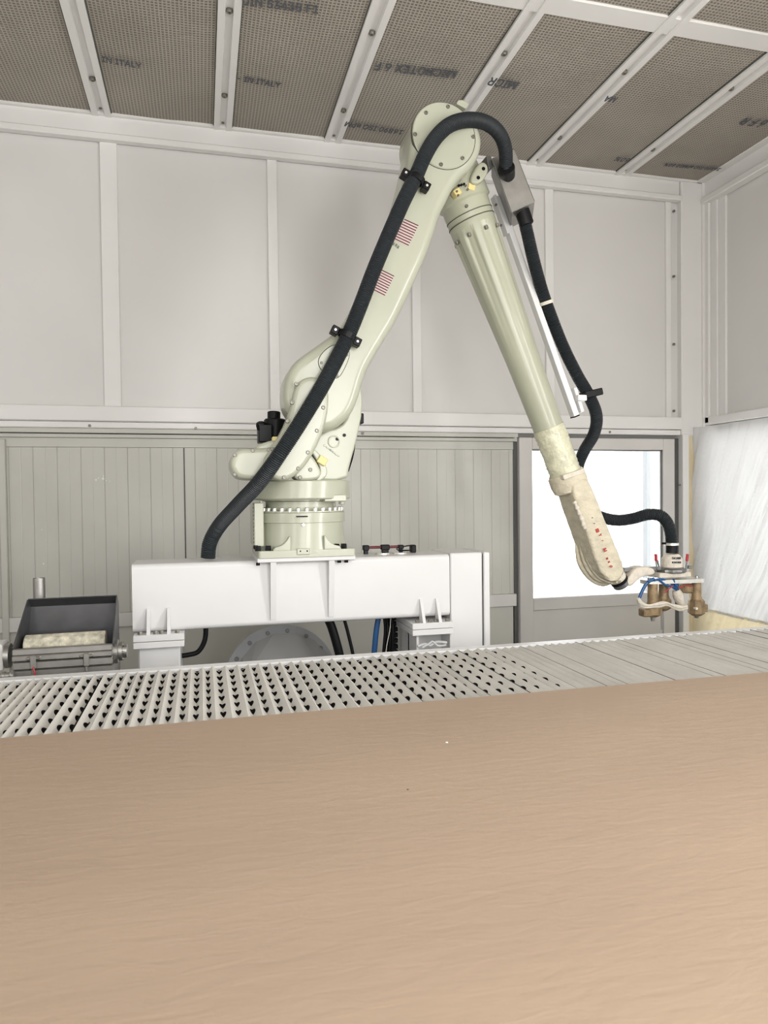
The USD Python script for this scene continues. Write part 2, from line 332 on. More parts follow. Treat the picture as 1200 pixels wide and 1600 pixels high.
# ---- corner post and right wall
tr = thing('trim_1', 'white corner post between back wall and right wall', kind='structure', loc=(3.4, D, 0))
obj('post', bx(3.312, XR, D - .02, D + .1, 1.86, ZC + .01, .008), M_STRIP, tr); obj('back_fill', bx(XR - .02, XR + .12, D - .03, D + .1, 1.85, ZC + .05), M_STRIP, tr)
obj('lower_post', cat_([bx(3.312, 3.362, D - .03, D + .1, 0, 1.872, .004), bx(3.362, XR + .1, D + .0, D + .1, 0, 1.90, .004)]), M_STRIP, tr)
for py in (758, 990):
    obj('screw', bolt_y(P(1062, py, D - .03) , .007, .004), M_BOLT, tr)
for py in (330, 432, 538, 642):
    obj('screw', bolt_y(P(1053, py, D + .01), .009, .006), M_BOLT, wb)
wr = thing('wall_right', 'white right wall with a framed upper panel', kind='structure', loc=(XR, 3, 0))
obj('upper_panel', bx(XR + .045, XR + .1, YF, D - .02, 1.95, 3.58, .003), M_WALL, wr)
obj('screw_channel', cat_([bx(XR - .0, XR + .05, D - .065, D - .02, 1.95, 3.53, .003), bx(XR + .018, XR + .05, D - .13, D - .065, 1.97, 3.51, .003), bx(XR + .03, XR + .06, D - .2, D - .13, 1.97, 3.51, .003)]), M_STRIP, wr)
for py in (330, 435, 539, 645):
    p = PX(1101, py, XR + .012)
    obj('screw', lathe(p + [.01, 0, 0], (-1, 0, 0), [(0, .015), (.014, .015), (.018, .009)], 12), M_BOLT, wr)
obj('top_rail', cat_([bx(XR - .0, XR + .1, YF, D - .02, 3.545, ZC + .01, .006), bx(XR - .03, XR + .04, YF, D - .02, 3.50, 3.545, .006)]), M_STRIP, wr)
obj('mid_rail', cat_([bx(XR - .0, XR + .1, YF, D - .02, 1.935, 1.995, .005), bx(XR + .005, XR + .1, YF, D - .02, 1.872, 1.93, .005)]), M_STRIP, wr)
obj('lower_panel', cat_([bx(XR + .02, XR + .1, YF, 1.5, 0, 1.872), bx(XR + .02, XR + .1, 1.5, D, 0, .35), bx(XR + .02, XR + .1, D - .10, D, .35, 1.872)]), M_WALL, wr)
obj('window_glass', bx(XR + .06, XR + .066, 1.5, D - .10, .35, 1.872), M_GLASS, wr, smooth=False)
obj('wall_left', bx(XL - .1, XL, YF - .1, D + .1, 0, ZC + .06), M_WALL, kind='structure', label='plain white left wall beside the camera')
obj('wall_front', bx(XL - .1, XR + .1, YF - .1, YF, 0, ZC + .06), M_WALL, kind='structure', label='plain white wall behind the camera holding the unseen lamps')
for i, (c, w, h, rz, pw) in enumerate(UNSEEN_LAMPS):
    t = thing('wall_lamp', ('leftmost unseen tall flush light panel in the wall behind the camera', 'second unseen tall flush light panel from the left in the wall behind the camera', 'third unseen tall flush light panel from the left in the wall behind the camera', 'unseen tall flush light panel in the left wall', 'unseen tall flush light panel in the right wall beside the camera')[i], 'lamp', loc=c, group='added wall lamps')
    fr = []
    for s in (-1, 1):
        fr += [bx(s * w / 2 - .04, s * w / 2 + .04, -.07, .03, -h / 2 - .04, h / 2 + .04, .004), bx(-w / 2, w / 2, -.07, .03, s * h / 2 - .04, s * h / 2 + .04, .004)]
    fr.append(bx(-w / 2, w / 2, -.07, -.02, -h / 2, h / 2))
    m = cat_(fr); m.apply_transform(trimesh.transformations.rotation_matrix(math.radians(rz), (0, 0, 1))); m.apply_translation(c)
    obj('housing', m, M_LAMP, t)

# ---- ceiling: channel rails and printed filter panels
ce = thing('ceiling', 'booth ceiling of tan filter panels between white channel rails', kind='structure', loc=(0, 3, ZC))
ribx = [-1.86, -1.19, -.52, .157, .82, 1.50, 2.18, 2.84]
rowy = [YF, 1.03, 2.96, D - .005]
panels = {}
ZF = ZC + .018
cols = [XL] + ribx + [XR]
for i in range(len(cols) - 1):
    for j in range(len(rowy) - 1):
        a, b = cols[i] + (.04 if i else 0), cols[i + 1] - (.04 if i < len(cols) - 2 else -.02)
        y0, y1 = rowy[j] + .02, rowy[j + 1] - .012
        # slightly sagging panel, its own mesh
        nx, ny = 10, 24
        X, Yg = np.meshgrid(np.linspace(a, b, nx), np.linspace(y0, y1, ny), indexing='ij')
        sag = -.012 * (np.sin(np.pi * (X - a) / (b - a)) ** .6) * (np.sin(np.pi * (Yg - y0) / (y1 - y0)) ** .4) + .006 * (meshkit.noise(np.stack([X * 5, Yg * 3, X * 0 + i * 7 + j], -1)) - .5)
        V = np.stack([X, Yg, ZF + sag], -1).reshape(-1, 3); idx = np.arange(nx * ny).reshape(nx, ny)
        q = np.stack([idx[:-1, :-1], idx[:-1, 1:], idx[1:, 1:], idx[1:, :-1]], -1).reshape(-1, 4)
        n0 = len(V); V2 = V + [0, 0, .03]
        bd = list(idx[0, :]) + list(idx[1:, -1]) + list(idx[-1, -2::-1]) + list(idx[-2:0:-1, 0])
        side = [(bd[k], bd[(k + 1) % len(bd)], bd[(k + 1) % len(bd)] + n0, bd[k] + n0) for k in range(len(bd))]
        qq = np.vstack([q, q[:, ::-1] + n0, np.array(side)[:, ::-1]])
        f = np.vstack([qq[:, [0, 1, 2]], qq[:, [0, 2, 3]]])
        panels[(i, j + 1)] = obj('filter_panel', trimesh.Trimesh(np.vstack([V, V2]), f, process=False), M_NET, ce, smooth=35)
obj('plenum', bx(XL, XR + .05, YF, D + .05, ZC + .06, ZC + .12), M_GAP, ce)
for x in ribx:
    w, g = .052, .019
    prof = Polygon([(x - w, ZC + .03), (x - w, ZC), (x - g, ZC), (x - g + .004, ZC + .02), (x + g - .004, ZC + .02), (x + g, ZC), (x + w, ZC), (x + w, ZC + .03)])
    m = trimesh.creation.extrude_polygon(prof, D + .02 - YF); v = m.vertices
    m = trimesh.Trimesh(np.stack([v[:, 0], YF + v[:, 2], v[:, 1]], 1), m.faces[:, ::-1], process=False)
    rail = obj('channel_rail', m, M_STRIP, ce, smooth=False)
    seal = obj('black_gasket', cat_([bx(x + s * (w + .001) - .004, x + s * (w + .001) + .004, YF, D - .01, ZC + .012, ZC + .04) for s in (-1, 1)]), M_GAP, rail)
    for y in (1.93, 2.62, 3.34, 4.04):
        obj('bolt', lathe((x, y, ZC + .03), (0, 0, -1), [(0, .016), (.02, .016), (.026, .011), (.026, .006), (.018, .005)], 12), M_BOLT, rail)
    obj('bolt', lathe((x, D - .06, ZC + .03), (0, 0, -1), [(0, .009), (.014, .009), (.017, .006)], 10), M_BOLT, rail)
for y in rowy[1:3]:
    obj('cross_rail', cat_([bx(XL, XR, y - .058, y + .058, ZC + .006, ZC + .04, .004)]), M_STRIP, ce)
obj('edge_strip', bx(XL, XR, D - .03, D + .02, ZC + .004, ZC + .03, .003), M_STRIP, ce)
obj('edge_strip', bx(XR - .06, XR + .02, YF, D - .0, ZC + .004, ZC + .03, .003), M_STRIP, ce)
# printing on the filters
ZT = ZC - .0005
def cprint(text, s, e, up, pan, bold=False, tall=1.45):
    # prints lie just under the net; a is the baseline start
    a, b = PZ(*s, ZT), PZ(*e, ZT)
    m0 = write(text, a, b, (0, up, 0), .0015, True); h = meshkit.text_mesh(text, .05, .001, True).bounds[1][0]; h = .05 * np.linalg.norm(b - a) / h * tall
    m = write(text, a, b, (0, up, 0), .0015, True, h)
    v = np.array(m.vertices); m.vertices = v
    obj('printed_text', m, M_INK, panels[pan], smooth=False)
cprint('IN ITALY', (159, 96), (221, 107), -1, (3, 3))
cprint('- IN ITALY', (368, 125), (437, 137), -1, (4, 3))
cprint('DIN 53438 F1', (377, 7), (497, 21), -1, (4, 3))
cprint('MICROTEX 6 F', (745, 127), (622, 108), 1, (5, 3), True) if False else cprint('MICROTEX 6 F', (717, 111), (588, 97), 1, (5, 3), True)
cprint('16890 ISO ePM', (632, 204), (541, 190), 1, (5, 3))
cprint('MICR', (814, 129), (768, 121), 1, (6, 3), True)
cprint('MA', (967, 153), (949, 150), 1, (7, 3))
cprint('60%', (987, 248), (965, 245), 1, (7, 3))
cprint('16890 ISO ePM10 60%', (1128, 263), (1041, 255), 1, (8, 3))
cprint('6 F R', (1204, 189), (1167, 184), 1, (8, 3))

# ================================================================ SPRAY TABLE (frame, pleated filters, board)
ZR = .866; YB = 2.548
tb = thing('spray_table', 'white steel table frame whose rear rail edges the pleated filters', 'table frame', loc=(.8, 1.5, 0))
X0, X1 = -1.35, 3.30
obj('rail', bx(X0, X1, YB + .006, YB + .060, .80, .862, .004), M_BEAM, tb)
obj('rail', bx(X0, X1, .30, .355, .80, .862, .004), M_BEAM, tb)
obj('rail', bx(X0, X0 + .05, .355, YB + .006, .80, .862, .004), M_BEAM, tb)
obj('rail', bx(X1 - .05, X1, .355, YB + .006, .80, .862, .004), M_BEAM, tb)
obj('skirt', bx(X0 + .01, X1 - .01, YB + .025, YB + .05, .10, .80), M_BEAM, tb)
obj('skirt', bx(X0 + .01, X1 - .01, .32, .34, .10, .80), M_BEAM, tb)
obj('inner_lining', bx(X0 + .05, X1 - .05, YB - .002, YB + .005, .76, .850), M_SHADE, tb)  # strip added over the rail so the rear holes look shaded
obj('tray', bx(X0 + .05, X1 - .05, .355, YB + .006, .74, .76), M_SHADE, tb)  # floor coloured black as the shade in the cavity
for x in (X0 + .03, (X0 + X1) / 2, X1 - .03):
    for y in (.33, YB + .03):
        obj('leg', bx(x - .03, x + .03, y - .03, y + .03, 0, .80, .004), M_BEAM, tb)
for y in (.33, 1.15, 1.62):
    obj('bearer', bx(X0 + .05, X1 - .05, y - .025, y + .025, .845 if y > .5 else .862, .912, .003), M_BEAM, tb)
bd = thing('brown_board', 'large flat tan panel with faint rippled grain filling the foreground', 'board', loc=(.9, 1.0, .912))
obj('sheet', bx(-1.25, 3.15, .10, 1.716, .912, .930, .0015), M_BOARD, bd)
for (px, py), mm, r in (((698, 1160), M_BEAM, .0035), ((637, 1234), M_INK2, .0022)):
    p = PZ(px, py, .930); obj('speck', lathe(p - [0, 0, .0005], (0, 0, 1), [(0, r), (.0012, r * .8), (.0018, r * .3)], 8), mm, bd)

# pleated overspray filters: every pleat is a folded strip with half-round notches at its valley
HP = .0172
def strip_tris(y0, y1, r, off, sp, steps=6):
    """One slope unfolded: t = 0 at the valley, t = 1 at the ridge; notches along t = 0."""
    S = math.hypot(.0187, .02)
    poly = sbox(y0, 0, y1, S)
    ys = np.arange(y0 + off, y1 - .006, sp)
    from shapely import union_all
    if r > 0: poly = poly.difference(union_all([affinity.scale(Point(y, 0).buffer(r, steps), 1.95 * RNG.uniform(.88, 1.1), RNG.uniform(.92, 1.08)) for y in ys]))
    import mapbox_earcut as ec
    pts = np.array(poly.exterior.coords)[:-1]
    t = np.asarray(ec.triangulate_float64(pts, np.array([len(pts)], np.uint32))).reshape(-1, 3).astype(int)
    return pts, t, S
def pleat_mesh(xv, half_l, half_r, hl, hr, y0, y1, off, sp, r, lean, zr):
    pts, t, S = strip_tris(y0, y1, r, off, sp)
    out, lin = [], []
    for half, h, s in ((half_l, hl, -1), (half_r, hr, 1)):
        k = pts[:, 1] / S
        jx = .0022 * (meshkit.noise(np.stack([pts[:, 0] * 9, pts[:, 0] * 0 + xv * 31 + s * half * 31, k * 0], -1)) - .5)
        xx = xv + s * half * k + lean * (k * HP) + jx * k
        zz = zr - h + h * k
        V = np.stack([xx, pts[:, 0], zz], 1)
        out.append(trimesh.Trimesh(V, t, process=False))
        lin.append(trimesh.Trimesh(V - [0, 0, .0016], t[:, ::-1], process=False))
    return cat_(out), cat_(lin)
secs = [('short pleated paper filter at the left end with tight leaning folds', -1.28, -.325, .0305),
        ('wide pleated paper filter in the middle with rows of dark heart-shaped holes', -.325, 1.092, .0372),
        ('pleated paper filter at the right end whose folds hide their holes', 1.092, 3.24, .0355)]
PY0, PY1 = 1.50, YB - .002
for si, (lab, xa, xb, pit) in enumerate(secs):
    th = thing('pleated_filter', lab, 'filter', loc=((xa + xb) / 2, 2, ZR - HP), group=None)
    n_ = int(round((xb - xa) / pit)); w_ = 1 + .17 * RNG.uniform(-1, 1, n_) + (.22 * (np.arange(n_) % 7 < 2) if si == 0 else 0)
    rr = xa + np.r_[0, np.cumsum(w_)] / w_.sum() * (xb - xa); hp = (.0195, .0176, .0225)[si]
    for a, b in zip(rr[:-1], rr[1:]):
        xv = (a + b) / 2 + RNG.uniform(-1, 1) * .0015
        lean = -.25 * (1 if si == 0 else 0)
        zj = RNG.uniform(-.0015, .0015)
        m = pleat_mesh(xv, xv - a, b - xv, hp, hp, PY0, PY1 + RNG.uniform(-.008, .004), .03 + RNG.uniform(-.004, .004), .082, (.0112, .0112, .0095)[si], lean, ZR + zj)
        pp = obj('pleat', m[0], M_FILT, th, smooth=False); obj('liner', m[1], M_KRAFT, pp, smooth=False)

# ================================================================ ROBOT PEDESTAL
YB0, YB1 = 3.10, 3.36
pd = thing('robot_pedestal', 'white box beam on short legs that carries the robot', 'pedestal', loc=(.45, 3.23, 0))
def rrect(x0, x1, z0, z1, r): return sbox(x0 + r, z0 + r, x1 - r, z1 - r).buffer(r, 8)
# hollow-section look: rounded long edges along x
prof = rrect(YB0, YB1, .898, 1.182, .022)
m = trimesh.creation.extrude_polygon(prof, 1.385 + .002); v = m.vertices
m = trimesh.Trimesh(np.stack([-.285 + v[:, 2], v[:, 0], v[:, 1]], 1), m.faces, process=False)
obj('beam', m, M_BEAM, pd)
obj('end_housing', bx(1.105, 1.262, YB0 - .004, YB1 + .02, .02, 1.187, .005), M_BEAM, pd)
obj('end_cover', bx(1.270, 1.300, YB0 - .004, YB1 + .02, .02, 1.187, .004), M_BEAM, pd)
obj('cover_gap', bx(1.260, 1.272, YB0 + .008, YB1, .03, 1.178), M_GAP, pd)
def gusset(x, z0, z1, d0, d1, w):     # tapered fin in front of the beam
    prof = Polygon([(YB0 + .004, z0), (YB0 - d0, z0), (YB0 - d1, z1), (YB0 + .004, z1)])
    m = trimesh.creation.extrude_polygon(prof, w); v = m.vertices
    return trimesh.Trimesh(np.stack([x - w / 2 + v[:, 2], v[:, 0], v[:, 1]], 1), m.faces, process=False)
for pxa, pxb, plate, legpx in ((208, 288, (995, 1012), (216, 282)), (644, 708, (967, 981), (650, 706))):
    za, zb = P(pxa, plate[0], YB0 - .05)[2], P(pxa, plate[1], YB0 - .05)[2]
    xa, xb = P(pxa, 1000, YB0 - .05)[0], P(pxb, 1000, YB0 - .05)[0]
    zt = .898 if pxa < 300 else .882
    h = (za - zb) / 2
    pl = obj('foot_plate', bx(xa, xb, YB0 - .06, YB1 + .06, zt - .028, zt - .001, .002), M_BEAM, pd)
    obj('foot_plate', bx(xa, xb, YB0 - .06, YB1 + .06, zt - .056, zt - .030, .002), M_BEAM, pd)
    la, lb = P(legpx[0], 1030, YB0 - .02)[0], P(legpx[1], 1030, YB0 - .02)[0]
    if pxa < 300: obj('leg', bx(la, lb, YB0 - .02, YB1 + .02, 0, zt - .056, .006), M_BEAM, pd)
    else:
        obj('leg', cat_([bx(la, la + .012, YB0 - .03, YB1 + .03, 0, zt - .056, .002), bx(lb - .012, lb, YB0 - .03, YB1 + .03, 0, zt - .056, .002), bx(la, lb, YB0 + .09, YB0 + .105, 0, zt - .056)]), M_BEAM, pd)
    for i, gx in enumerate((232, 264) if pxa < 300 else (661, 686)):
        X = P(gx, 980, YB0 - .03)[0]
        obj('gusset', gusset(X, zt - .002, zt + .10, .055, .008, .014), M_BEAM, pd)
    for gx in ((219, 243, 252, 277) if pxa < 300 else (652, 672, 681, 699)):
        X = P(gx, 990, YB0 - .03)[0]
        obj('bolt', hexz(X, YB0 - .035, zt - .002, .0105, .013), M_BOLT, pd)
obj('mount_plate', bx(.224, .650, YB0 - .05, YB1 + .10, 1.176, 1.196, .003), M_BEAM, pd)
for px in (427, 518):
    X = P(px, 900, YB0 - .03)[0]
    obj('gusset', cat_([gusset(X, .925, 1.176, .012, .045, .024)]), M_BEAM, pd)
for px in (403, 530, 541):
    X = P(px, 880, YB0 - .03)[0]
    obj('bolt', hexz(X, YB0 - .03, 1.164, .009, .012), M_BLACK, pd)

# ================================================================ ROBOT
rb = thing('industrial_robot', 'cream six-axis industrial robot arm bent over the spray table', 'robot', loc=(.44, 3.24, 1.196))
BX, BY = .438, 3.24
# --- base
zb = 1.196
s0 = rrect(.228, .648, BY - .2, BY + .2, .012)
m = trimesh.creation.extrude_polygon(s0, .030); m.apply_translation((0, 0, zb))
base = obj('base', cat_([m, lathe((BX, BY, zb + .015), (0, 0, 1), [(0, .205), (.03, .198), (.10, .192), (.130, .190), (.132, .198), (.174, .198), (.176, .192), (.181, .192)], 64)]), M_CREAM, rb)
# flared corner ribs
for sx in (-1, 1):
    pts = [(0, .12)] + [(.09 - .09 * math.cos(a) * 1.0 + .0, .12 - .1 * math.sin(a)) for a in np.linspace(.1, 1.5, 8)] + [(.10, 0), (0, 0)]
    pg = Polygon([(BX + sx * (.072 + x * .8), zb + .028 + z * .8) for x, z in pts]).buffer(0)
    obj('foot_rib', slab(pg, BY - .196, BY - .10, .004, step=.004), M_CREAM, base)
for px, py in ((403, 857), (419, 857), (526, 854), (537, 853)):
    q = P(px, py, BY - .165); obj('bolt', hexz(q[0], BY - .165, zb + .029, .014, .022), M_BLACK, base)
for a in np.linspace(0, 2 * np.pi, 32, endpoint=False):
    obj('bolt', cyl((BX + .187 * math.cos(a), BY + .187 * math.sin(a), zb + .191), (BX + .187 * math.cos(a), BY + .187 * math.sin(a), zb + .212), .0095, 12, .002), M_ZINC, base)
obj('connector_plate', bx(BX - .222, BX - .18, BY - .14, BY + .1, zb + .045, zb + .235, .004), M_CREAM, base)
for k in range(11):
    obj('bolt', lathe((BX - .221, BY - .125, zb + .065 + k * .0165), (-1, 0, 0), [(0, .004), (.003, .004), (.004, .002)], 8), M_BOLT, base)
obj('plug', bx(BX - .226, BX - .205, BY - .145, BY - .12, zb + .035, zb + .052, .003), M_BLACK, base)
ap = P(474, 861, BY - .202); obj('name_tab', bx(ap[0] - .028, ap[0] + .028, BY - .206, BY - .19, zb + .010, zb + .038, .003), M_CREAM, base)
for dx in (-.013, .016): obj('dot', lathe((ap[0] + dx, BY - .2055, zb + .026), (0, -1, 0), [(0, .0035), (.001, .0035)], 8), M_BLACK, base)
q = P(472, 807, BY - .2); obj('scuff_mark', bx(q[0] - .024, q[0] + .024, BY - .2035, BY - .18, q[2] - .0025, q[2] + .0025), M_INK2, base)
q = P(474, 820, BY - .193); obj('bolt', bolt_y((q[0], BY - .193, q[2]), .008, .004), M_ZINC, base)

# --- turret: neck, ring table, bracket, cover
zt0 = zb + .191
tu = obj('turret', cat_([lathe((BX, BY, zt0), (0, 0, 1), [(0, .196), (.006, .196), (.008, .160), (.048, .160), (.050, .178), (.054, .178), (.056, .218), (.062, .224), (.134, .224), (.140, .218), (.141, .12)], 72)]), M_CREAM, rb)
obj('seam', lathe((BX, BY, zt0 + .047), (0, 0, 1), [(0, .1625), (.004, .1625)], 64), M_LINE, tu)
x0, x1 = P(506, 780, 3.06)[0], P(541, 780, 3.06)[0]
obj('stop_lug', bx(x0, x1, 3.05, 3.16, P(520, 788, 3.06)[2] + .012, P(520, 773, 3.06)[2], .004), M_CREAM, tu)
q = P(534, 784, 3.10); obj('stop_pin', cyl((q[0], 3.10, q[2] - .012), (q[0], 3.10, q[2] + .03), .014, 16, .003), M_CREAM, tu)
q = P(407, 790, 3.16); obj('pin', cyl((q[0], 3.14, q[2] - .02), (q[0], 3.14, q[2] + .02), .008, 12), M_CREAM, tu)
zt = zt0 + .14
# right-hand bracket cheek behind the upper arm
pg = pxpoly([(468, 752), (470, 715), (488, 690), (505, 672), (530, 668), (543, 650), (545, 610), (563, 600), (566, 640), (556, 690), (545, 728), (541, 752)], 3.12, 1)
ck = obj('bracket_cheek', slab(pg, 3.10, 3.40, .012), M_CREAM, tu)
for px, py in ((527, 686), (538, 680)): obj('hole', lathe(P(px, py, 3.0985), (0, -1, 0), [(0, .0075), (.0012, .0075)], 14), M_BLACK, ck)
q = P(522, 690, 3.098)
obj('raised_ring', lathe(q + [0, .004, 0], (0, -1, 0), [(0, .028), (.0055, .028), (.0065, .025), (.0065, .022), (.003, .021)], 28, cap=False), M_CREAM, ck)
for row in range(3):     # worn cast lettering, not legible in the photo: low relief ticks
    for kx in range(5):
        px, py = 507 + row * 3.2 + kx * 3.2, 696 + row * 4.5 - row * 5 + kx * 2.4 + row * 3
        q = P(px + row * 1.5, py + row * 1.0, 3.099); w_, h_ = RNG.uniform(.0022, .004), RNG.uniform(.003, .005)
        obj('cast_mark', bx(q[0] - w_, q[0] + w_, 3.0965, 3.102, q[2] - h_, q[2] + h_, .001), M_CREAM, ck)
# triangular gear cover with rounded corner
pg = pxpoly([(455, 751), (462, 722), (480, 705), (494, 722), (502, 741), (494, 751)], 3.03, 2)
gc = obj('gear_cover', slab(pg, 3.005, 3.12, .012), M_CREAM, tu)
for px, py in ((485, 734), (469, 746)): obj('bolt', bolt_y(P(px, py, 3.006), .0085), M_BOLT, gc)
pg = pxpoly([(481, 700), (488, 699), (505, 718), (512, 742), (500, 752), (490, 752), (500, 738), (495, 722)], 3.05, 2)
obj('cover_rim', slab(pg, 3.025, 3.12, .006), M_CREAM, tu)
def yblock(parent, c, w, h, rot, Y):
    p = P(*c, Y); m = bx(-w / 2, w / 2, -.02, .02, -h / 2, h / 2, .003)
    m.apply_transform(trimesh.transformations.rotation_matrix(math.radians(rot), (0, 1, 0))); m.apply_translation(p); return obj('yellow_stop', m, M_YEL, parent)
yblock(tu, (503, 720), .040, .034, 32, 3.03); yblock(tu, (432, 687), .038, .024, 0, 3.08)
obj('bolt', bolt_y(P(501.5, 729, 3.035), .006), M_BOLT, tu); obj('bolt', bolt_y(P(496, 717, 3.035), .006), M_BLACK, tu)
# left capsule (motor cover)
pg = pxpoly([(362, 738), (358, 724), (364, 708), (375, 701), (400, 701), (425, 699), (452, 690), (470, 700), (470, 735), (450, 749), (420, 750), (385, 750), (370, 747)], 3.02, 2)
cp = obj('motor_cover', slab(pg, 3.0, 3.19, .022), M_CREAM, tu)
for px, py in ((367, 711), (395, 704), (420, 703), (367, 741), (395, 747)): obj('bolt', bolt_y(P(px, py, 3.005), .0085), M_BOLT, cp)
pg = pxpoly([(394, 702), (405, 694), (427, 687), (445, 690), (450, 705), (400, 706)], 3.06, 2)
obj('motor_shoulder', slab(pg, 3.05, 3.20, .012), M_CREAM, tu)
# long curved side cover
pg = pxpoly([(452, 650), (456, 625), (462, 602), (474, 591), (490, 588), (506, 594), (514, 612), (513, 640), (507, 668), (494, 700), (480, 724), (464, 742), (447, 751), (430, 750), (414, 738), (410, 722), (420, 705), (436, 682)], 2.97, 2)
sc = obj('side_cover', slab(pg, 2.955, 3.08, .020), M_CREAM, tu)
for px, py in ((456, 629), (463, 600), (449, 658), (505, 637), (495, 673), (481, 707), (466, 732), (444, 746), (426, 702)):
    obj('bolt', bolt_y(P(px, py, 2.958), .0085), M_BOLT, sc)
# black servo motor and its cables, behind the cover
mo = obj('servo_motor', cat_([cyl(P(430, 700, 3.34), P(430, 655, 3.34), .052, 24, .006), cyl(P(428, 662, 3.34), P(428, 643, 3.34), .030, 20, .004), bx(*sum([[P(403, 680, 3.3)[0], P(424, 680, 3.3)[0]], [3.26, 3.36], [P(410, 692, 3.3)[2], P(410, 664, 3.3)[2]]], []), .004)]), M_BLACK, tu)
obj('motor_cable', tube([P(404, 672, 3.26), P(402, 662, 3.25), P(410, 660, 3.25), P(422, 664, 3.28)], .006, 8), M_BLACK, mo)
obj('motor_cable', tube([P(541, 735, 3.30), P(548, 712, 3.32), P(551, 690, 3.34), P(552, 660, 3.36), P(562, 655, 3.36)], .014, 10), M_BLACK, tu)
q = P(562, 655, 3.38); obj('cable_plug', bx(q[0] - .012, q[0] + .012, 3.34, 3.40, q[2] - .024, q[2] + .024, .003), M_BLACK, tu)

# --- upper arm
UF, UB = 3.0, 3.20
up = [(700, 164), (684, 163), (668, 168), (656, 178), (648, 195), (643, 215), (640, 245), (629, 290), (620, 322), (603, 370), (586, 412), (570, 446), (550, 487), (536, 508), (512, 528), (486, 546), (462, 563), (450, 580), (444, 600), (443, 622), (447, 640), (458, 655), (475, 668), (500, 675), (523, 671), (540, 658), (551, 645), (560, 625), (572, 582), (584, 560), (602, 530), (622, 498), (650, 437), (666, 402), (679, 366), (688, 335), (697, 318), (708, 294), (722, 275), (738, 262), (750, 243), (755, 222), (752, 205), (746, 192), (738, 178), (722, 168)]
pg = pxpoly(up, UF + .01, 2)
ua = obj('upper_arm', slab(pg, UF, UB, .042, .03, n=8), M_CREAM, rb)
ec_ = P(694, 212, UF - .003); rC = 49 * mpp(694, 212, UF)
cv = obj('elbow_cover', lathe(ec_ + [0, .02, 0], (0, -1, 0), [(0, rC - .002), (.019, rC - .002), (.023, rC - .006), (.023, .001)], 64), M_CREAM, ua)
obj('cover_seam', lathe(ec_ + [0, .02, 0], (0, -1, 0), [(0, rC + .001), (.0185, rC + .001)], 64), M_LINE, ua)
for px, py in ((700, 166), (666, 177), (649, 210), (689, 258), (723, 248), (741, 214)):
    v = np.array([px - 694, py - 212.]); v *= 45.5 / np.linalg.norm(v)
    obj('bolt', bolt_y(P(694 + v[0], 212 + v[1], UF - .006), .0085), M_BOLT, cv)
# inspection hatch
pg = pxpoly([(499, 558), (508, 547), (520, 539), (538, 539), (546, 548), (545, 560), (536, 580), (529, 590), (521, 591), (510, 584), (501, 577), (497, 567)], UF, 2)
obj('hatch_seam', slab(Polygon(pg).buffer(.0025), UF - .0015, UF + .02, .001), M_LINE, ua)
ht = obj('inspection_hatch', slab(pg, UF - .003, UF + .02, .0015), M_CREAM, ua)
for px, py in ((542, 555), (527, 587), (502, 567)): obj('bolt', bolt_y(P(px, py, UF - .002), .006), M_BOLT, ht)
# printed stickers (rows of maroon rules on pink)
def sticker(c0, c1, c2, c3, n, extra=False):
    a, b, c, d = [P(*q, UF - .0012) for q in (c0, c1, c2, c3)]
    quad = np.array([a, b, c, d]); f = np.array([[0, 2, 1], [0, 3, 2]])
    V = np.vstack([quad, quad + [0, .004, 0]])
    ff = np.vstack([f, f[:, ::-1] + 4, [[0, 1, 5], [0, 5, 4], [1, 2, 6], [1, 6, 5], [2, 3, 7], [2, 7, 6], [3, 0, 4], [3, 4, 7]]])
    st = obj('sticker', trimesh.Trimesh(V, ff, process=False), M_STICK, ua, smooth=False)
    for k in range(n):
        t = k / (n - .4); p, q = a + (d - a) * t, b + (c - b) * t; w = (d - a) / (n - .4) * .36
        L = np.array([p, q, q + w, p + w]) - [0, .0006, 0]; V = np.vstack([L, L + [0, .0012, 0]])
        obj('printed_rule', trimesh.Trimesh(V, ff, process=False), M_MAROON, st, smooth=False)
    return st
sticker((632, 342), (654, 352), (638, 385), (615, 374), 9)
sticker((594, 420), (616, 431), (601, 463), (579, 452), 9)
a, b = P(624, 378, UF - .001), P(613, 384, UF - .001)
obj('printed_text', write('TOLO', P(623, 378, UF - .0015), P(616, 391, UF - .0015) , (1, 0, .5), .001), M_INK2, ua, smooth=False) if False else None
for k, (px, py) in enumerate(((615, 381), (619, 383), (622, 386))):
    q = P(px, py, UF - .001); m = bx(-.004, .004, -.001, .002, -.006, .006); m.apply_transform(trimesh.transformations.rotation_matrix(.5, (0, 1, 0))); m.apply_translation(q); obj('printed_mark', m, M_GUM, ua)
pg = pxpoly([(712, 164), (715, 158), (722, 158), (732, 164), (727, 172)], 3.06, 0)
obj('lifting_lug', slab(Polygon(pg), 3.05, 3.075, .002), M_CREAM, ua)

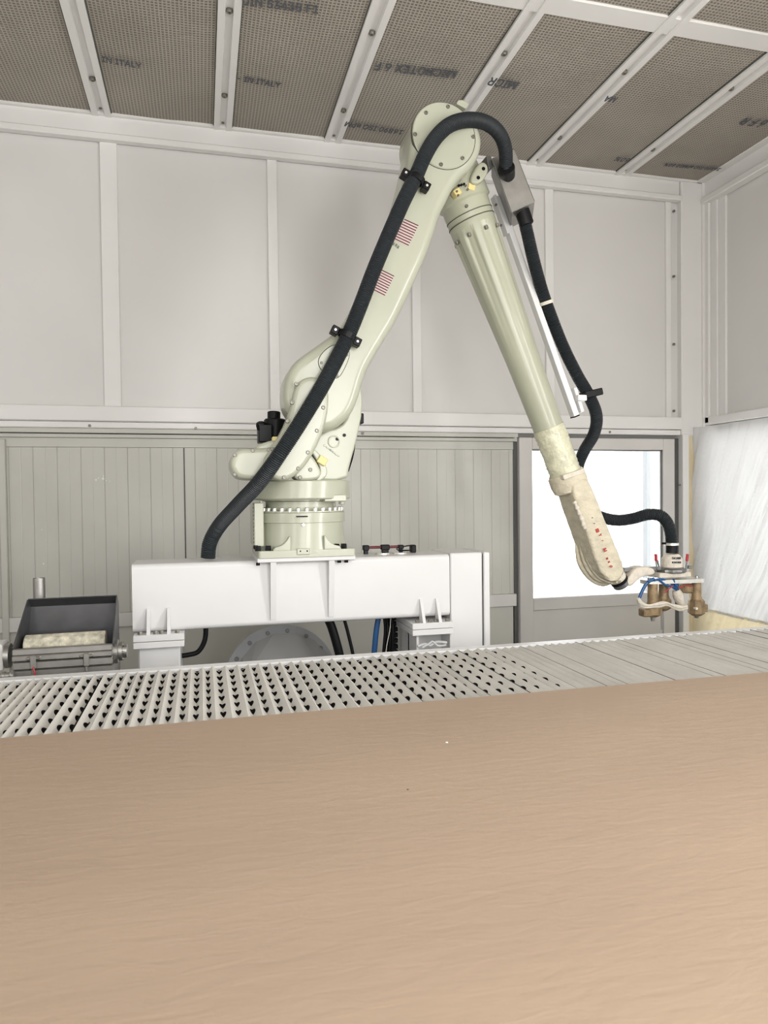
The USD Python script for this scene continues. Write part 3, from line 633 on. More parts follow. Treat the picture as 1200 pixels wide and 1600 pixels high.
# --- elbow housing and forearm
FY = 3.34
eh = P(694, 214, UB)
fa = obj('elbow_housing', cat_([lathe((eh[0] + .0, UB - .02, eh[2]), (0, 1, 0), [(0, .150), (.05, .158), (.24, .158), (.27, .14)], 48)]), M_CREAM2, rb)
pg = pxpoly([(742, 262), (752, 252), (762, 258), (762, 272), (752, 286), (740, 290), (732, 282)], 3.2, 2)
lg = obj('housing_lug', slab(pg, 3.19, 3.42, .012), M_CREAM2, fa)
for px, py in ((755, 264), (747, 278)): obj('bolt', bolt_y(P(px, py, 3.192), .0085), M_BLACK, lg)
def fpt(y): return P(734 + .374 * (y - 340), y, FY)
A0, A1 = fpt(255), fpt(742); ad = (A1 - A0) / np.linalg.norm(A1 - A0); k_ = mpp(760, 450, FY)
def ft(y): return np.dot(fpt(y) - A0, ad)
def prof_px(l): return [(ft(y), r * k_) for y, r in l]
obj('wrist_root', lathe(A0, ad, prof_px([(258, 36), (290, 37.5), (318, 38), (321, 34.5), (345, 34), (346, 33.4), (347, 34), (357, 33.8)]), 56), M_CREAM2, fa)
for y in (338, 347): obj('seam', lathe(A0, ad, prof_px([(y, 34.6), (y + 1.3, 34.6)]), 56), M_LINE, fa)
obj('bolt', bolt_y(P(729, 322, FY - .108), .008), M_BOLT, fa)
def flute(a, t):
    f = max(0., 1 - max(0., (t - ft(375))) / (ft(560) - ft(375))) * min(1., max(0, (t - ft(360)) / .03))
    return 1 + f * .042 * (max(-1., min(1., 2.4 * math.cos(8 * a - 2.8))) - 1)
ys = [(357, 33.8), (366, 33.6), (372, 33.2)] + [(y, float(np.interp(y, [372, 470, 555, 650, 690], [33.2, 28.8, 24.8, 22.6, 22.2]))) for y in range(378, 691, 8)]
fo = obj('forearm', lathe(A0, ad, prof_px(ys), 128, flute, ref=(0, 0, 1)), M_CREAM2, rb, smooth=25)
u_ = np.array([0, 0, 1.]) - ad[2] * ad; u_ /= np.linalg.norm(u_); w_ = np.cross(ad, u_)
for a in np.linspace(0, 2 * np.pi, 8, endpoint=False):     # flange bolts in the flutes
    a += math.pi / 2 + .35 + math.pi / 8; dirv = math.cos(a) * u_ + math.sin(a) * w_
    c = A0 + ad * ft(366) + dirv * 33.0 * k_
    obj('bolt', cyl(c - ad * .0, c + ad * .018, .009, 10, .002), M_BOLT, fo)
for c, rot in (((713, 302), -35), ((735, 294), 12)):
    b_ = yblock(fa, c, .036, .032, rot, 3.225)
for px, py in ((714, 299), (716, 305), (728, 290), (731, 296)): obj('bolt', bolt_y(P(px, py, 3.202), .005), M_BOLT, fa)
for px in (717, 721, 725): obj('bolt', bolt_y(P(px, 290 + (px - 717) * -.3, 3.21), .0055), M_BLACK, fa)
# crinkled film sleeve and collar
def crk(a, t): return 1 + .10 * (meshkit.fbm(np.array([math.cos(a) * 2.3, math.sin(a) * 2.3, t * 22]), 3, 5) - .45)
sl = [(y, 23.4 + .6 * math.sin(y)) for y in np.arange(668, 746, 3.)]
sv = obj('film_sleeve', lathe(A0, ad, prof_px(sl), 56, crk), M_SLEEVE, rb, smooth=50)
wc = obj('wrist_collar', lathe(A0, ad, prof_px([(738, 25), (742, 27.5), (754, 28), (764, 26), (768, 20)]), 40), M_CLOTH, rb)
cx_, side = P(895, 741, FY - .085), np.array([0, 0, 0.])
m = bx(-.060, .060, -.012, .03, -.0125, .0125, .003); ang = math.atan2(12, 40)
m.apply_transform(trimesh.transformations.rotation_matrix(-ang, (0, 1, 0))); m.apply_translation(cx_)
obj('collar_bar', m, M_CLOTHW, wc)
# wrapped wrist box
WF, WB = 3.245, 3.435
wp = [(892, 762), (893, 753), (900, 747), (908, 746), (918, 750), (925, 762), (940, 800), (957, 842), (972, 878), (975, 895), (968, 907), (957, 910), (945, 904), (935, 890), (922, 850), (906, 805)]
pg = pxpoly(wp, WF + .01, 2)
m = slab(pg, WF, WB, .016, .03, n=5, step=.004)
wr_ = m
for _ in range(1): wr_ = wr_.subdivide()
v = wr_.vertices; nz = meshkit.fbm(v * [34, 34, 34], 3, 3) - .5; low = np.clip((1.20 - v[:, 2]) / .2, 0, 1)
wr_.vertices = v + np.stack([nz, meshkit.fbm(v * 26 + 9, 3, 8) - .5, meshkit.fbm(v * 30 + 4, 2, 6) - .5], 1) * (.0035 + .012 * low[:, None])
wb_ = obj('wrist_box', wr_, M_CLOTH, rb, smooth=60)
# loose gathered cloth under the box
pts = [P(899, 850, WB - .03), P(906, 876, WB - .03), P(916, 896, WB - .04), P(929, 907, WB - .06), P(944, 912, WB - .09), P(957, 911, WF + .03)]
for k in range(3):
    o = np.array([.008 * k, -.03 * k, .008 * k]); c = np.array(pts) + o + RNG.normal(0, .003, (6, 3))
    obj('cloth_fold', tube(c, lambda t: .005 + .012 * math.sin(math.pi * min(1, t * 1.05)), 10), M_CLOTH, wb_)
for px, py in ((926, 809), (929, 818)): obj('button_mark', lathe(P(px, py, WF - .004), (0, 1, 0), [(0, .0028), (.008, .0028)], 10), M_GUM, wb_)
q = P(934, 829, WF - .005); m = bx(-.0085, .0085, 0, .006, -.0095, .0095, .001); m.apply_transform(trimesh.transformations.rotation_matrix(-.37, (0, 1, 0))); m.apply_translation(q)
obj('printed_mark', m, M_REDINK, wb_)
dn = np.array([.37, 0, -.93])
for txt, (px, py), h in (('Y', (937.5, 834), .013), ('I', (941, 844), .006), ('M', (944.5, 856), .016), ('N', (948, 871), .010), ('K', (951, 876.5), .010), ('O', (954, 883), .012)):
    m = meshkit.text_mesh(txt, h, .006, True); h *= 1.25; v = P(px, py, WF - .0085)
    m = orient(m, v - np.array([.93, 0, .37]) * h * .5, dn, (.93, 0, .37)); m.vertices = np.array(m.vertices)
    obj('printed_text', m, M_REDINK, wb_, smooth=False)
# strip of white tape along the near left edge
a, b = P(897, 783, WF + .006), P(914, 826, WF + .006)
obj('white_tape', tube([a, (a + b) / 2 + [.002, 0, .001], b], lambda t: .010 + .003 * math.sin(t * 31), 10), M_CLOTHW, wb_)
# tool flange at the wrist tip
tf = P(966, 905, 3.30); fd = np.array([.60, .10, -.79])
obj('tool_flange', cat_([lathe(tf - fd * .03, fd, [(0, .045), (.02, .047), (.03, .043)], 36)]), M_CLOTHW, rb)
obj('flange_ring', lathe(tf, fd, [(0, .046), (.014, .047), (.018, .042)], 36), M_BLACK, rb)
obj('flange_disc', lathe(tf + fd * .018, fd, [(0, .044), (.018, .045), (.024, .040)], 36), M_STEELD, rb)

# ================================================================ STEEL JUNCTION BOX on the forearm, bar behind it
jb = thing('junction_box', 'brushed stainless steel cable box behind the robot elbow', 'box', loc=P(800, 340, 3.3))
fr = np.array([P(768, 247, 3.20), P(804, 232, 3.20), P(836, 315, 3.20), P(799, 332, 3.20)]); dv = np.array([.080, .185, .0])
bk = fr + dv
hull = trimesh.convex.convex_hull(np.vstack([fr, bk]))
c_ = hull.vertices.mean(0)
# chamfered edges
pts = []
V8 = np.vstack([fr, bk])
for vtx in V8:
    for ax in (0, 1, 2):
        d_ = [fr[1] - fr[0], fr[3] - fr[0], dv][ax]; d_ = d_ / np.linalg.norm(d_); s_ = np.sign(np.dot(c_ - vtx, d_))
        others = [[fr[1] - fr[0], fr[3] - fr[0], dv][b] for b in range(3) if b != ax]
        p_ = vtx.copy()
        for o_ in others: o_ = o_ / np.linalg.norm(o_); p_ = p_ + o_ * np.sign(np.dot(c_ - vtx, o_)) * .004
        pts.append(p_)
obj('case', trimesh.convex.convex_hull(np.array(pts)), M_STEEL, jb, smooth=False)
lid = np.array([fr[0] - (fr[1] - fr[0]) * .018, fr[0] - (fr[1] - fr[0]) * .005, fr[3] - (fr[1] - fr[0]) * .005, fr[3] - (fr[1] - fr[0]) * .018])
obj('lid', trimesh.convex.convex_hull(np.vstack([lid + dv * .02, lid + dv * .98])), M_STEELD, jb, smooth=False)
bd_ = (fr[3] - fr[0]) / np.linalg.norm(fr[3] - fr[0])
q = P(790, 266, 3.195)
obj('hose_gland', lathe(P(792, 262, 3.155), P(792.5, 272, 3.20) - P(792, 262, 3.155), [(-.004, .034), (0, .0375), (.06, .0375)], 28), M_BLACK, jb)
g2 = P(818, 336, 3.262)
obj('hose_gland', lathe(g2, bd_ + [-.02, 0, 0], [(-.02, .036), (.045, .036), (.05, .033)], 28), M_BLACK, jb)
obj('mount_bracket', slab(Polygon(pxpoly([(757, 246), (765, 246), (769, 264), (761, 266)], 3.24, 0)), 3.22, 3.34, .003), M_STEELD, jb)

br = thing('cable_rail', 'thin white aluminium bar running along the forearm beside the hose', 'bar', loc=P(840, 480, 3.38))
b0, b1 = P(777, 308, 3.38), P(898, 650, 3.38); bdir = (b1 - b0) / np.linalg.norm(b1 - b0)
def barbox(a, b, w, d, off=(0, 0, 0)):
    a, b = np.asarray(a) + off, np.asarray(b) + off; L = np.linalg.norm(b - a); m = bx(0, L, -w / 2, w / 2, -d / 2, d / 2, .002)
    return orient(m, a, b - a, np.cross((0, 1, 0), b - a))
obj('tube', barbox(b0, b1, .032, .045), M_ALU, br)
obj('end_cap', barbox(b1, b1 + bdir * .006, .034, .047), M_BLACK, br)
obj('side_plate', barbox(b0, b0 + bdir * .20, .014, .05, (-.022, 0, 0)), M_ALU, br)
for px, py in ((775, 320), (783, 352)): obj('bolt', bolt_y(P(px, py, 3.355), .006), M_BOLT, br)
obj('clamp_plate', barbox(P(894, 606, 3.37), P(906, 644, 3.37), .020, .03, (.010, 0, 0)), M_ALU, br)
obj('clamp_arm', bx(*sum([[P(902, 622, 3.34)[0], P(916, 622, 3.34)[0]], [3.33, 3.37], [P(906, 626, 3.34)[2], P(906, 617, 3.34)[2]]], []), .003), M_ALU, br)

# ================================================================ HOSES
h1 = thing('corrugated_hose', 'thick dark corrugated hose rising from the white beam along the arm over the elbow', 'hose', loc=P(325, 868, 3.2))
hp = [P(325, 871, 3.2), P(328, 848, 3.19), P(343, 821, 3.16), P(371, 790, 3.08), P(404, 755, 2.98), P(436, 711, 2.915), P(470, 659, 2.91), P(503, 604, 2.92), P(530, 553, 2.945), P(548, 515, 2.95), P(566, 470, 2.95), P(583, 425, 2.95), P(605, 372, 2.95), P(630, 315, 2.95), P(650, 275, 2.95), P(664, 243, 2.945), P(681, 215, 2.945), P(703, 195, 2.95), P(730, 187.5, 2.97), P(757, 191, 3.01), P(778, 206, 3.06), P(789, 230, 3.11), P(791, 262, 3.175)]
obj('hose_wall', tube(hp, .0305, 20, corr=.0021, pitch=.0078), M_HOSE, h1, smooth=60)
h2 = thing('corrugated_hose', 'dark corrugated hose hanging from the steel box down to the spray head', 'hose', loc=P(818, 345, 3.3))
hq = [P(819, 343, 3.268), P(824, 365, 3.28), P(834, 408, 3.31), P(847, 455, 3.35), P(862, 497, 3.37), P(880, 542, 3.37), P(901, 585, 3.37), P(921, 620, 3.38), P(932, 650, 3.40), P(928, 678, 3.44), P(912, 706, 3.50), P(902, 735, 3.54), P(905, 770, 3.56), P(918, 795, 3.55), P(940, 808, 3.50), P(965, 813, 3.44), P(990, 810, 3.39), P(1012, 804, 3.35), P(1032, 806, 3.32), P(1044, 820, 3.31), P(1048.5, 838, 3.31), P(1049, 850, 3.31)]
obj('hose_wall', tube(hq, .0305, 20, corr=.0021, pitch=.0078), M_HOSE, h2, smooth=60)

def clamp(label, c, along, Y, s=1.0, front=True):
    """Two-eared black hose clamp around the hose, ears across its run."""
    p = P(*c, Y); a = np.array([along[0], 0, -along[1]], float); a /= np.linalg.norm(a); n = np.array([a[2], 0, -a[0]])
    t = thing('hose_clamp', label, 'clamp', loc=p)
    obj('strap', lathe(p - a * .014 * s, a, [(0, .0325), (0, .0365), (.024 * s, .0365), (.024 * s, .0325)], 28, cap=False), M_BLACK, t)
    for sg in (-1, 1):
        m = bx(-.016, .016, -.034, .008, -.018 * s, .018 * s, .003)
        e = obj('ear', orient(trimesh.Trimesh(np.array(m.vertices)[:, [0, 2, 1]], m.faces[:, ::-1], process=False), p + n * sg * .052 * s, n, a), M_BLACK, t)
        q = p + n * sg * .052 * s
        obj('screw', bolt_y(q + [0, -.008 if front else -.032, 0], .006), M_ZINC, e)
    return t
clamp('black two-eared hose clamp on the upper arm just below the elbow', (650, 281), (-22, 45), 2.95)
clamp('black two-eared hose clamp at the middle of the upper arm', (541, 525), (-20, 42), 2.95)
t = thing('hose_clamp', 'black block clamp holding the hose to the white bar end', 'clamp', loc=P(921, 616, 3.38))
a = P(921, 616, 3.375); dd = np.array([.45, 0, -.89]); nn = np.array([.95, 0, .22])
obj('block', orient(bx(-.048, .056, -.018, .018, -.045, .045, .004), a, nn, (-.22, 0, .95)), M_BLACK, t)
tt = obj('hose_tie', lathe(P(853.5, 473, 3.359) - np.array([.34, 0, -.94]) * .008, (.34, 0.1, -.94), [(0, .033), (0, .0385), (.017, .0385), (.017, .033)], 28, cap=False), M_CLOTHW, label='pale strap tied round the hose halfway down the forearm', cat='strap')

# ================================================================ SPRAY HEAD
SY = 3.31
sh = thing('spray_unit', 'paint-caked spray head with three brass guns hanging from the robot wrist', 'spray unit', loc=P(1048, 905, SY))
def z_(py, Y=SY): return P(1048, py, Y)[2]
def x_(px, Y=SY, py=900): return P(px, py, Y)[0]
obj('bracket', cat_([bx(x_(972), x_(1024), SY - .02, SY + .04, z_(890), z_(884), .002)]), M_STEELD, sh)
pg = pxpoly([(975, 914), (983, 899), (991, 888), (1001, 885), (1017, 886), (1025, 893), (1019, 899), (1004, 901), (996, 906), (986, 917)], SY - .04, 2)
obj('wrapped_arm', slab(pg, SY - .05, SY + .03, .014), M_CLOTHW, sh)
obj('body_block', bx(x_(1022), x_(1071), SY - .05, SY + .06, z_(901), z_(893), .004), M_CLOTHW, sh)
obj('clamp_band', lathe((x_(1047), SY, z_(894)), (0, 0, 1), [(0, .072), (.006, .078), (.018, .078), (.026, .068)], 40, lambda a, t: 1 + .05 * math.sin(11 * a)), M_STEELD, sh)
cn = (x_(1050), SY, z_(886))
ca = obj('canister', lathe(cn, (0, 0, 1), [(0, .053), (.005, .054), (.044, .053), (.050, .051), (.064, .040), (.07, .034)], 40), M_CLOTHW, sh)
for k, (tx, py) in enumerate((('SCARI', 874), ('KNOKH', 880.5))):
    q = P(1052, py, SY - .0555); m = write(tx, q, P(1064, py - .3, SY - .0555 + .0), (0, 0, 1), .006); 
    v = np.array(m.vertices); dx = v[:, 0] - cn[0]; v[:, 1] = v[:, 1] + (.0535 - np.sqrt(np.maximum(.0535 ** 2 - dx ** 2, 0))) + .003
    m.vertices = v; obj('printed_text', m, M_INK, ca, smooth=False)
obj('cuff', cyl((x_(1050), SY, z_(864)), (x_(1050), SY, z_(850)), .0325, 28, .002), M_BLACK, sh)
cl_ = obj('ring_clamp', lathe((x_(1049.5), SY, z_(852)), (0, 0, 1), [(0, .034), (0, .0365), (.013, .0365), (.013, .034)], 32, cap=False), M_ZINC, sh)
obj('clamp_screw', cyl(P(1034, 849, SY - .02), P(1041, 849, SY - .035), .006, 10, .001), M_BLACK, cl_)
for px, s in ((1025, -1), (1073.5, 1)):
    tg = obj('toggle_lever', cat_([cyl(P(px - (2 if s > 0 else -1), 890 if s < 0 else 897, SY - .02), P(px, 872, SY - .02), .0045, 10), cyl(P(px + 2 - s * 3, 887, SY - .02), P(px + 1 - s * 1, 875, SY - .02), .005, 10), bx(x_(px) - .012, x_(px) + .012, SY - .03, SY + .0, z_(889), z_(884), .002)]), M_STEELD, sh)
    obj('red_grip', cyl(P(px - .3 * s, 877, SY - .02), P(px + .6 * s, 865.5, SY - .02), .0078, 14, .003), M_RED, tg)
# carrying plate: long rounded bar
pl = LineString([(x_(1017), SY + .01), (x_(1081), SY - .015)]).buffer(.052, 12)
m = trimesh.creation.extrude_polygon(pl, .020); m.apply_translation((0, 0, z_(910)))
gp = obj('gun_plate', m, M_ZINC, sh)
for px in (1013, 1087): obj('bolt', hexz(x_(px), SY - .01, z_(910) + .019, .010, .012), M_STEELD, gp)
def gun(cx, z0, z1, r, yy, blk, tilt=0.0, kind=0):
    top, zb0, zb1, zn = z0, blk[0], blk[1], z1
    prof = [(0, r * .95), (z_(top) - z_(zb0) - .022, r), (z_(top) - z_(zb0), r * 1.25)]
    g = obj('spray_gun', cat_([lathe((x_(cx), yy, z_(top)), (0, 0, -1), prof, 20),
                               lathe((x_(cx), yy, z_(zb0) + .006), (0, 0, -1), [(0, blk[2] * .8), (.01, blk[2]), (z_(zb0) - z_(zb1) , blk[2]), (z_(zb0) - z_(zb1) + .014, blk[2] * .55)], 8 if kind else 6)]), M_BRASS, sh, smooth=25)
    obj('nozzle', lathe((x_(cx), yy, z_(zb1) + .0), (0, 0, -1), [(0, .016), (.010, .016), (.012, .012), (z_(zb1) - z_(zn), .010)], 14), M_STEEL, g)
    return g
g1 = gun(1018, 909, 968, .028, SY - .01, (944, 959, .047))
obj('lug', cat_([bx(x_(1000), x_(1013), SY - .04, SY + .02, z_(960), z_(948), .006)]), M_BRASS, g1)
g2_ = gun(1046, 910, 957, .027, SY + .05, (938, 953, .040), kind=1)
obj('needle', cyl((x_(1039), SY + .03, z_(985)), (x_(1039), SY + .03, z_(950)), .0042, 10), M_STEEL, g2_)
g3 = gun(1085, 909, 967, .026, SY - .015, (939, 961, .043), kind=1)
obj('side_block', bx(x_(1068), x_(1084), SY - .02, SY + .04, z_(928), z_(914), .008), M_BRASS, g3); obj('side_block', bx(x_(1083), x_(1098), SY - .045, SY + .02, z_(957), z_(945), .005), M_BRASS, g3)
obj('port', lathe(P(1089, 951, SY - .058), (0, 1, 0), [(0, .007), (.02, .007)], 14), M_CLOTHW, g3)
for pts, r, mm in (([(1022, 904), (1012, 910), (1005, 920), (999, 934)], .0085, M_BLUE), ([(1022, 907), (1034, 905), (1048, 911), (1058, 922), (1050, 917)], .006, M_BLUE), ([(1030, 906), (1040, 914), (1052, 916), (1060, 910)], .006, M_BLUE),
                   ([(1012, 909), (1026, 906), (1044, 908), (1056, 916), (1060, 921)], .006, M_BLUE), ([(1052, 905), (1056, 915), (1063, 908), (1075, 906), (1083, 911)], .006, M_BLUE)):
    obj('air_hose', tube([P(a, b, SY - .05 + .006 * k) for k, (a, b) in enumerate(pts)], r, 10), mm, sh)
for pts in ([(1060, 919), (1070, 915), (1082, 916)], [(1038, 926), (1044, 921), (1052, 915)]):
    obj('red_wire', tube([P(a, b, SY - .06) for a, b in pts], .003, 8), M_RED, sh)
for off in (0, 1):
    obj('cloth_rope', tube([P(a, b + off * 3.0, SY - .062 + off * .008) for a, b in ((997, 935), (1002, 943), (1012, 946), (1027, 944), (1040, 942), (1052, 946), (1064, 949), (1074, 947))], lambda t: .0085 + .003 * math.sin(t * 17), 10), M_CLOTHW, sh)
obj('cloth_rag', tube([P(a, b, SY + .0) for a, b in ((1056, 922), (1060, 932), (1064, 942), (1072, 949))], lambda t: .02 + .008 * math.sin(t * 5), 12), M_CLOTHW, sh)

# ================================================================ MASKING FILM ON THE RIGHT WALL
ps = thing('masking_film', 'wrinkled white plastic film taped over the lower right wall', 'plastic film', loc=(XR, 3.6, .8))
XF = XR - .02
def film(y0, y1, z0, z1f, ny, nz, x, amp, seed, ang, freq):
    Yg, T = np.meshgrid(np.linspace(y0, y1, ny), np.linspace(0, 1, nz), indexing='ij')
    Z = z0 + T * (z1f(Yg) - z0)
    # tension folds fanning out from the lower left corner plus fine crumple
    th = np.arctan2(Z - (z0 - 2.4), (Yg - 5.2))
    n1 = meshkit.fbm(np.stack([th * freq, np.hypot(Yg - 5.6, Z - z0 + .5) * 1.3, Z * 0 + seed], -1), 4, seed)
    n2 = meshkit.fbm(np.stack([Yg * 7, Z * 5, Z * 0 + seed + 3], -1), 3, seed + 1)
    ridge = 1 - np.abs(2 * n1 - 1)
    c_ = np.clip((Yg - 4.22) / .17, 0, 1); X = x - amp * (ridge ** 2) - amp * .8 * n2 - .038 * c_ * c_ * (3 - 2 * c_)
    V = np.stack([X, Yg, Z], -1).reshape(-1, 3); idx = np.arange(ny * nz).reshape(ny, nz)
    q = np.stack([idx[:-1, :-1], idx[1:, :-1], idx[1:, 1:], idx[:-1, 1:]], -1).reshape(-1, 4)
    f = np.vstack([q[:, [0, 2, 1]], q[:, [0, 3, 2]]])
    return trimesh.Trimesh(np.vstack([V, V + [.0006, 0, 0]]), np.vstack([f, f[:, ::-1] + len(V)]), process=False)
yl = D - .006
obj('film', film(yl, 1.2, .615, lambda y: 1.922 + .0 * y, 320, 170, XF, .027, 4, 0, 70), M_FILM, ps, smooth=True)
obj('lower_film', film(D - .006, 1.2, .30, lambda y: .635 + .0 * y, 200, 40, XF - .004, .022, 9, 0, 60), M_YFILM, ps, smooth=True)
obj('tape', bx(3.362, 3.424, D - .010, D - .001, .35, 1.872, .001), M_TAPE, ps)

# ================================================================ DUCT FLANGE BEHIND THE BEAM
DY = 3.72
df = thing('duct_flange', 'grey faceted duct end with a bolted ring flange under the beam', 'duct', loc=P(438, 1068, DY))
dc = P(440, 1064, DY); mo_ = mpp(440, 1064, DY); ro, ri = 88 * mo_, 70 * mo_
obj('ring', lathe(dc, (0, 1, 0), [(0, ri), (0, ro), (.02, ro), (.02, ri)], 64, cap=False), M_GREYF, df)
FP = [P(a, b, DY - .002) for a, b in ((427, 991), (465, 990), (491, 1000), (512, 1021), (523, 1048), (400, 1003), (378, 1028), (370, 1050))]
CL, CR, CB = P(391, 1046, DY - .05), P(506, 1042, DY - .05), P(445, 1150, DY - .04)
lowL, lowR = P(372, 1090, DY), P(522, 1090, DY)
V = np.array(FP + [CL, CR, CB, lowL, lowR]); fan = [(0, 8, 1), (1, 8, 9), (0, 5, 8), (5, 6, 8), (6, 7, 8), (1, 9, 2), (2, 9, 3), (3, 9, 4), (8, 10, 9), (7, 11, 8), (11, 10, 8), (9, 10, 12), (4, 9, 12)]
obj('faceted_hood', trimesh.Trimesh(V, np.array(fan)[:, ::-1], process=False), M_GREYD, df, smooth=False)
obj('back_disc', lathe(dc + [0, .012, 0], (0, 1, 0), [(0, ri), (.2, ri)], 48), M_GREYD, df)
for a in np.radians(np.arange(15, 360, 22.5)):
    obj('bolt', bolt_y(dc + np.array([math.cos(a) * (ro + ri) / 2, 0, math.sin(a) * (ro + ri) / 2]), .011), M_STEELD, df)
obj('duct_stand', bx(dc[0] - .2, dc[0] + .2, DY + .03, DY + .5, 0, dc[2] - ri * .7, .01), M_GREYD, df)

# cables below the beam
for lab, pts, r, mm in (('thick black cable hanging under the beam right of the duct', [(512, 965), (520, 985), (532, 1030), (540, 1080)], .021, M_BLACK),
                        ('thin black cable hanging under the beam beside a thicker one', [(538, 968), (544, 990), (553, 1030), (560, 1080)], .008, M_BLACK),
                        ('blue air hose hanging under the beam near its right leg', [(592, 962), (588, 985), (584, 1030), (582, 1080)], .0135, M_BLUE),
                        ('black cable loop curving out from the left leg of the pedestal', [(322, 975), (320, 1000), (310, 1018), (295, 1023), (280, 1025)], .011, M_BLACK)):
    Yc = 3.28
    p = [P(a, b, Yc) for a, b in pts]
    obj('cable', tube(p, r, 12), mm, label=lab, cat='cable')
cb = thing('cable_bundle', 'bundle of black cables under the beam beside the blue hose', 'cables', loc=P(606, 990, 3.3))
for k in range(4):
    obj('cable', tube([P(600 + 4 * k, 960, 3.3 + .02 * (k % 2)), P(602 + 4 * k, 985, 3.3), P(599 + 4.5 * k, 1030, 3.3), P(600 + 4 * k, 1080, 3.3)], .0075, 10), M_BLACK, cb)
obj('white_cord', tube([P(611, 960, 3.27), P(609, 985, 3.27), P(603, 1020, 3.27), P(602, 1080, 3.27)], .0025, 8), M_CLOTHW, cb)
obj('cable_chain', cat_([bx(P(613, 980, 3.33)[0], P(621, 980, 3.33)[0], 3.32, 3.36, .60 + .028 * k, .622 + .028 * k, .003) for k in range(11)]), M_BLACK, cb)
obj('cabinet', bx(P(623, 1000, 3.45)[0], P(700, 1000, 3.45)[0], 3.47, 3.62, 0, .89, .006), M_LOWRAIL, label='pale grey upright cover standing behind the right leg of the pedestal', cat='cabinet')
rg = thing('plastic_wrap', 'scrap of clear white wrap caught at the foot of the right leg', 'plastic wrap', loc=P(675, 1005, 3.08))
obj('strand', tube([P(a, b, 3.06) for a, b in ((653, 1010), (664, 1006), (672, 1009), (682, 1003), (698, 1004))], .006, 8), M_FILM, rg)
obj('strand', tube([P(a, b, 3.055) for a, b in ((660, 1012), (672, 1005), (676, 1002), (684, 1009), (697, 1008))], .005, 8), M_FILM, rg)

# ================================================================ TOOL LYING ON THE BEAM
tl = thing('bar_tool', 'dark red and black bar tool lying on the beam beside two steel rings', 'tool', loc=P(608, 860, 3.25))
zT = 1.182
def onb(px, py, dz=0): return PZ(px, py, zT + dz) if False else P(px, py, 3.27)
p0, p1 = P(573, 855.5, 3.27), P(646, 853, 3.27)
obj('rod', cyl(p0, P(627, 854, 3.27), .0065, 12), M_DKRED, tl)
for a, b, r in ((567, 576, .012), (595, 608, .012), (622, 630, .009)):
    q, w = P(a, 856 - (a - 567) * .03, 3.27), P(b, 856 - (b - 567) * .03, 3.27); obj('clasp', cat_([bx(q[0], w[0], 3.255, 3.285, q[2] - r, q[2] + r, .003), bx(q[0] + .004, w[0] - .004, 3.26, 3.28, zT - .001, q[2], .002)]), M_BLACK, tl)
q = P(645, 857, 3.27); obj('head', bx(q[0] - .012, q[0] + .012, 3.25, 3.29, zT, q[2] + .018, .004), M_BLACK, tl)
obj('loop', tube([P(630, 854, 3.26), P(642, 852.5, 3.26), P(644, 859, 3.26), P(628, 860, 3.26), P(620, 859, 3.26), P(621, 855, 3.26)], .003, 8), M_BLACK, tl)
for lab, px in (('bright steel ring lying on the beam under the middle of the bar tool', 599), ('bright steel ring lying on the beam under the head of the bar tool', 626)):
    q = P(px, 863, 3.22)
    obj('steel_ring', lathe((q[0], 3.235, zT), (0, 0, 1), [(0, .024), (0, .034), (.006, .034), (.006, .024)], 32, cap=False), M_ZINC, label=lab, cat='ring')

# ================================================================ ROLLER CLEANER, far left
RY = 2.80
rc = thing('roller_cleaner', 'stainless brush roller trough with an open hood at the far left', 'machine', loc=P(98, 1030, 2.9))
def rp(px, py, Y): return P(px, py, Y)
def quadsheet(a, b, c, d, t=.004):
    q = np.array([a, b, c, d]); n = np.cross(q[1] - q[0], q[3] - q[0]); n = n / np.linalg.norm(n) * t
    return trimesh.convex.convex_hull(np.vstack([q, q + n]))
tl_, tr_ = rp(44, 937, 2.95), rp(183, 931, 2.95); bl_, br2 = rp(21, 1013, 2.80), rp(177, 1006, 2.80)
BKY = 2.995
tlb, trb = np.array([tl_[0], BKY, tl_[2] - .034]), np.array([tr_[0], BKY, tr_[2] - .034])
blb, brb = np.array([bl_[0] - .0, BKY, bl_[2] - .08]), np.array([br2[0], BKY, br2[2] - .08])
hd = obj('hood', cat_([quadsheet(tlb, trb, brb, blb), quadsheet(tl_, tr_, trb, tlb)]), M_HOOD, rc, smooth=False)
obj('hood_cheek', quadsheet(tl_, tlb, blb, bl_), M_HOOD, hd, smooth=False)
obj('hood_cheek', quadsheet(tr_, trb, brb, br2), M_HOOD, hd, smooth=False)
ra, rbb = rp(40, 1012, 2.9), rp(166, 1004, 2.9)
obj('brush_roller', lathe(ra, rbb - ra, [(0, .044), (.004, .047), (np.linalg.norm(rbb - ra) - .004, .047), (np.linalg.norm(rbb - ra), .044)], 48, lambda a, t: 1 + .02 * math.sin(a * 37 + t * 300)), M_BRUSH, rc)
xL, xR2 = rp(20, 1030, RY)[0], rp(176, 1025, RY)[0]
def zz(py): return rp(98, py, RY)[2]
tro = obj('trough', cat_([bx(xL, xR2, RY - .002, RY + .25, zz(1090), zz(1043), .004), bx(xL, xR2, RY - .010, RY + .015, zz(1042), zz(1030), .003), bx(xL, xR2, RY - .016, RY + .015, zz(1028.5), zz(1020), .003), bx(xL, xR2, RY - .010, RY + .012, zz(1020), zz(1010), .003)]), M_STEEL, rc)
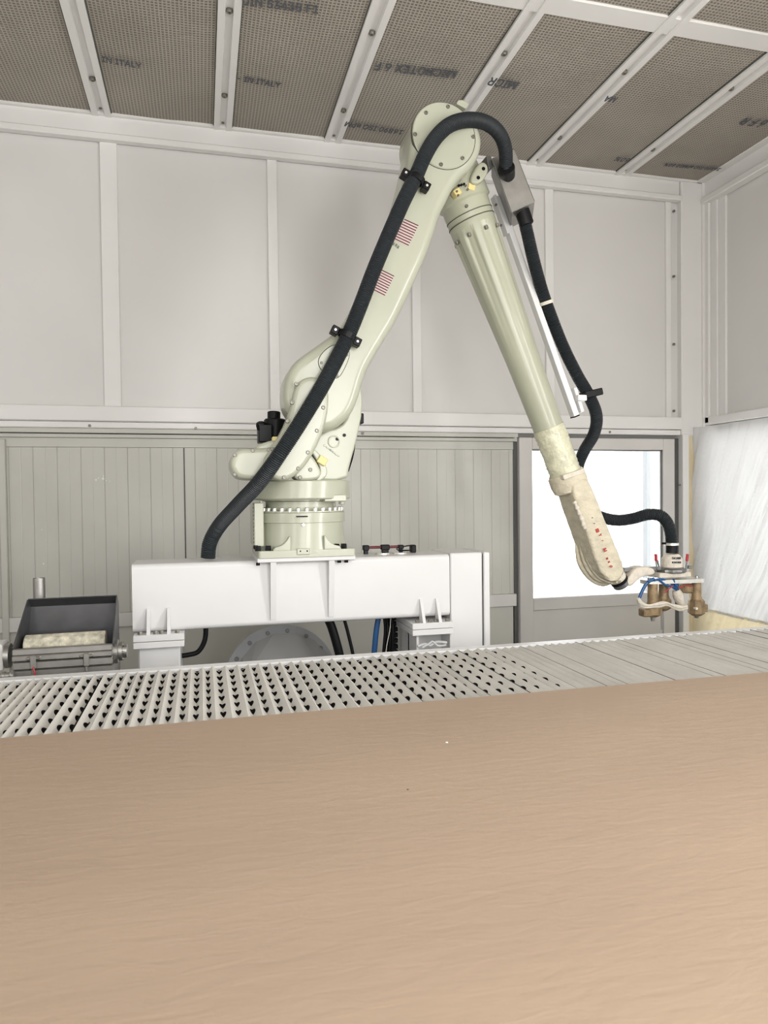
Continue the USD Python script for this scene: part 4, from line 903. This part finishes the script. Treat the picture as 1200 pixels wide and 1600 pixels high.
for px in (52, 135):
    q = rp(px, 1032 - (px - 52) * .05, RY - .02)
    lt = obj('latch', cat_([bx(q[0] - .010, q[0] + .010, RY - .03, RY - .008, q[2] - .03, q[2] + .018, .003), bx(q[0] - .024, q[0] + .024, RY - .026, RY - .010, q[2] + .002, q[2] + .014, .004), cyl(q + [0, -.006, -.03], q + [0, -.006, -.046], .006, 10, .001)]), M_STEEL, rc)
obj('red_tie', tube([rp(52, 1042, RY - .03), rp(53, 1048, RY - .035), rp(55, 1055, RY - .033)], .0028, 8), M_RED, rc)
for s, px, py in ((-1, 17, 1024), (1, 177, 1018)):
    q = rp(px, py, 2.88)
    be = obj('end_bearing', lathe(q, (s, 0, 0), [(0, .045), (.018, .045), (.022, .036), (.034, .036), (.036, .026), (.05, .026)], 32), M_STEEL, rc)
    for a in np.linspace(0, 2 * np.pi, 6, endpoint=False): obj('bolt', cyl(q + [s * .02, .031 * math.cos(a), .031 * math.sin(a)], q + [s * .041, .031 * math.cos(a), .031 * math.sin(a)], .005, 8), M_BOLT, be)
q = rp(2, 1024, 2.88); obj('motor_block', bx(q[0] - .12, q[0] + .015, 2.83, 2.93, q[2] - .05, q[2] + .05, .006), M_LOWRAIL, rc)
q0, q1 = rp(-6, 1058, 2.78), rp(22, 1055, 2.78)
obj('drain_pipe', cat_([cyl(q0, q1, .013, 16, .002), cyl(rp(3, 1057, 2.78), rp(9, 1056.4, 2.78), .017, 16, .002), cyl(rp(16, 1056, 2.78), rp(21, 1055, 2.78), .017, 16, .002)]), M_STEEL, rc)
obj('stand', cat_([bx(xL + .02, xL + .06, RY + .05, RY + .2, 0, zz(1088), .003), bx(xR2 - .06, xR2 - .02, RY + .05, RY + .2, 0, zz(1088), .003)]), M_STEELD, rc)
q = rp(61.5, 936, 3.10); r_ = 9.5 * mpp(61, 920, 3.1)
obj('steel_pipe', cat_([lathe((q[0], 3.10, 0), (0, 0, 1), [(0, r_), (rp(61, 903, 3.1)[2], r_), (rp(61, 903, 3.1)[2], r_ * .9), (rp(61, 920, 3.1)[2], r_ * .9)], 28)]), M_STEEL, label='short upright stainless pipe behind the roller trough hood', cat='pipe')
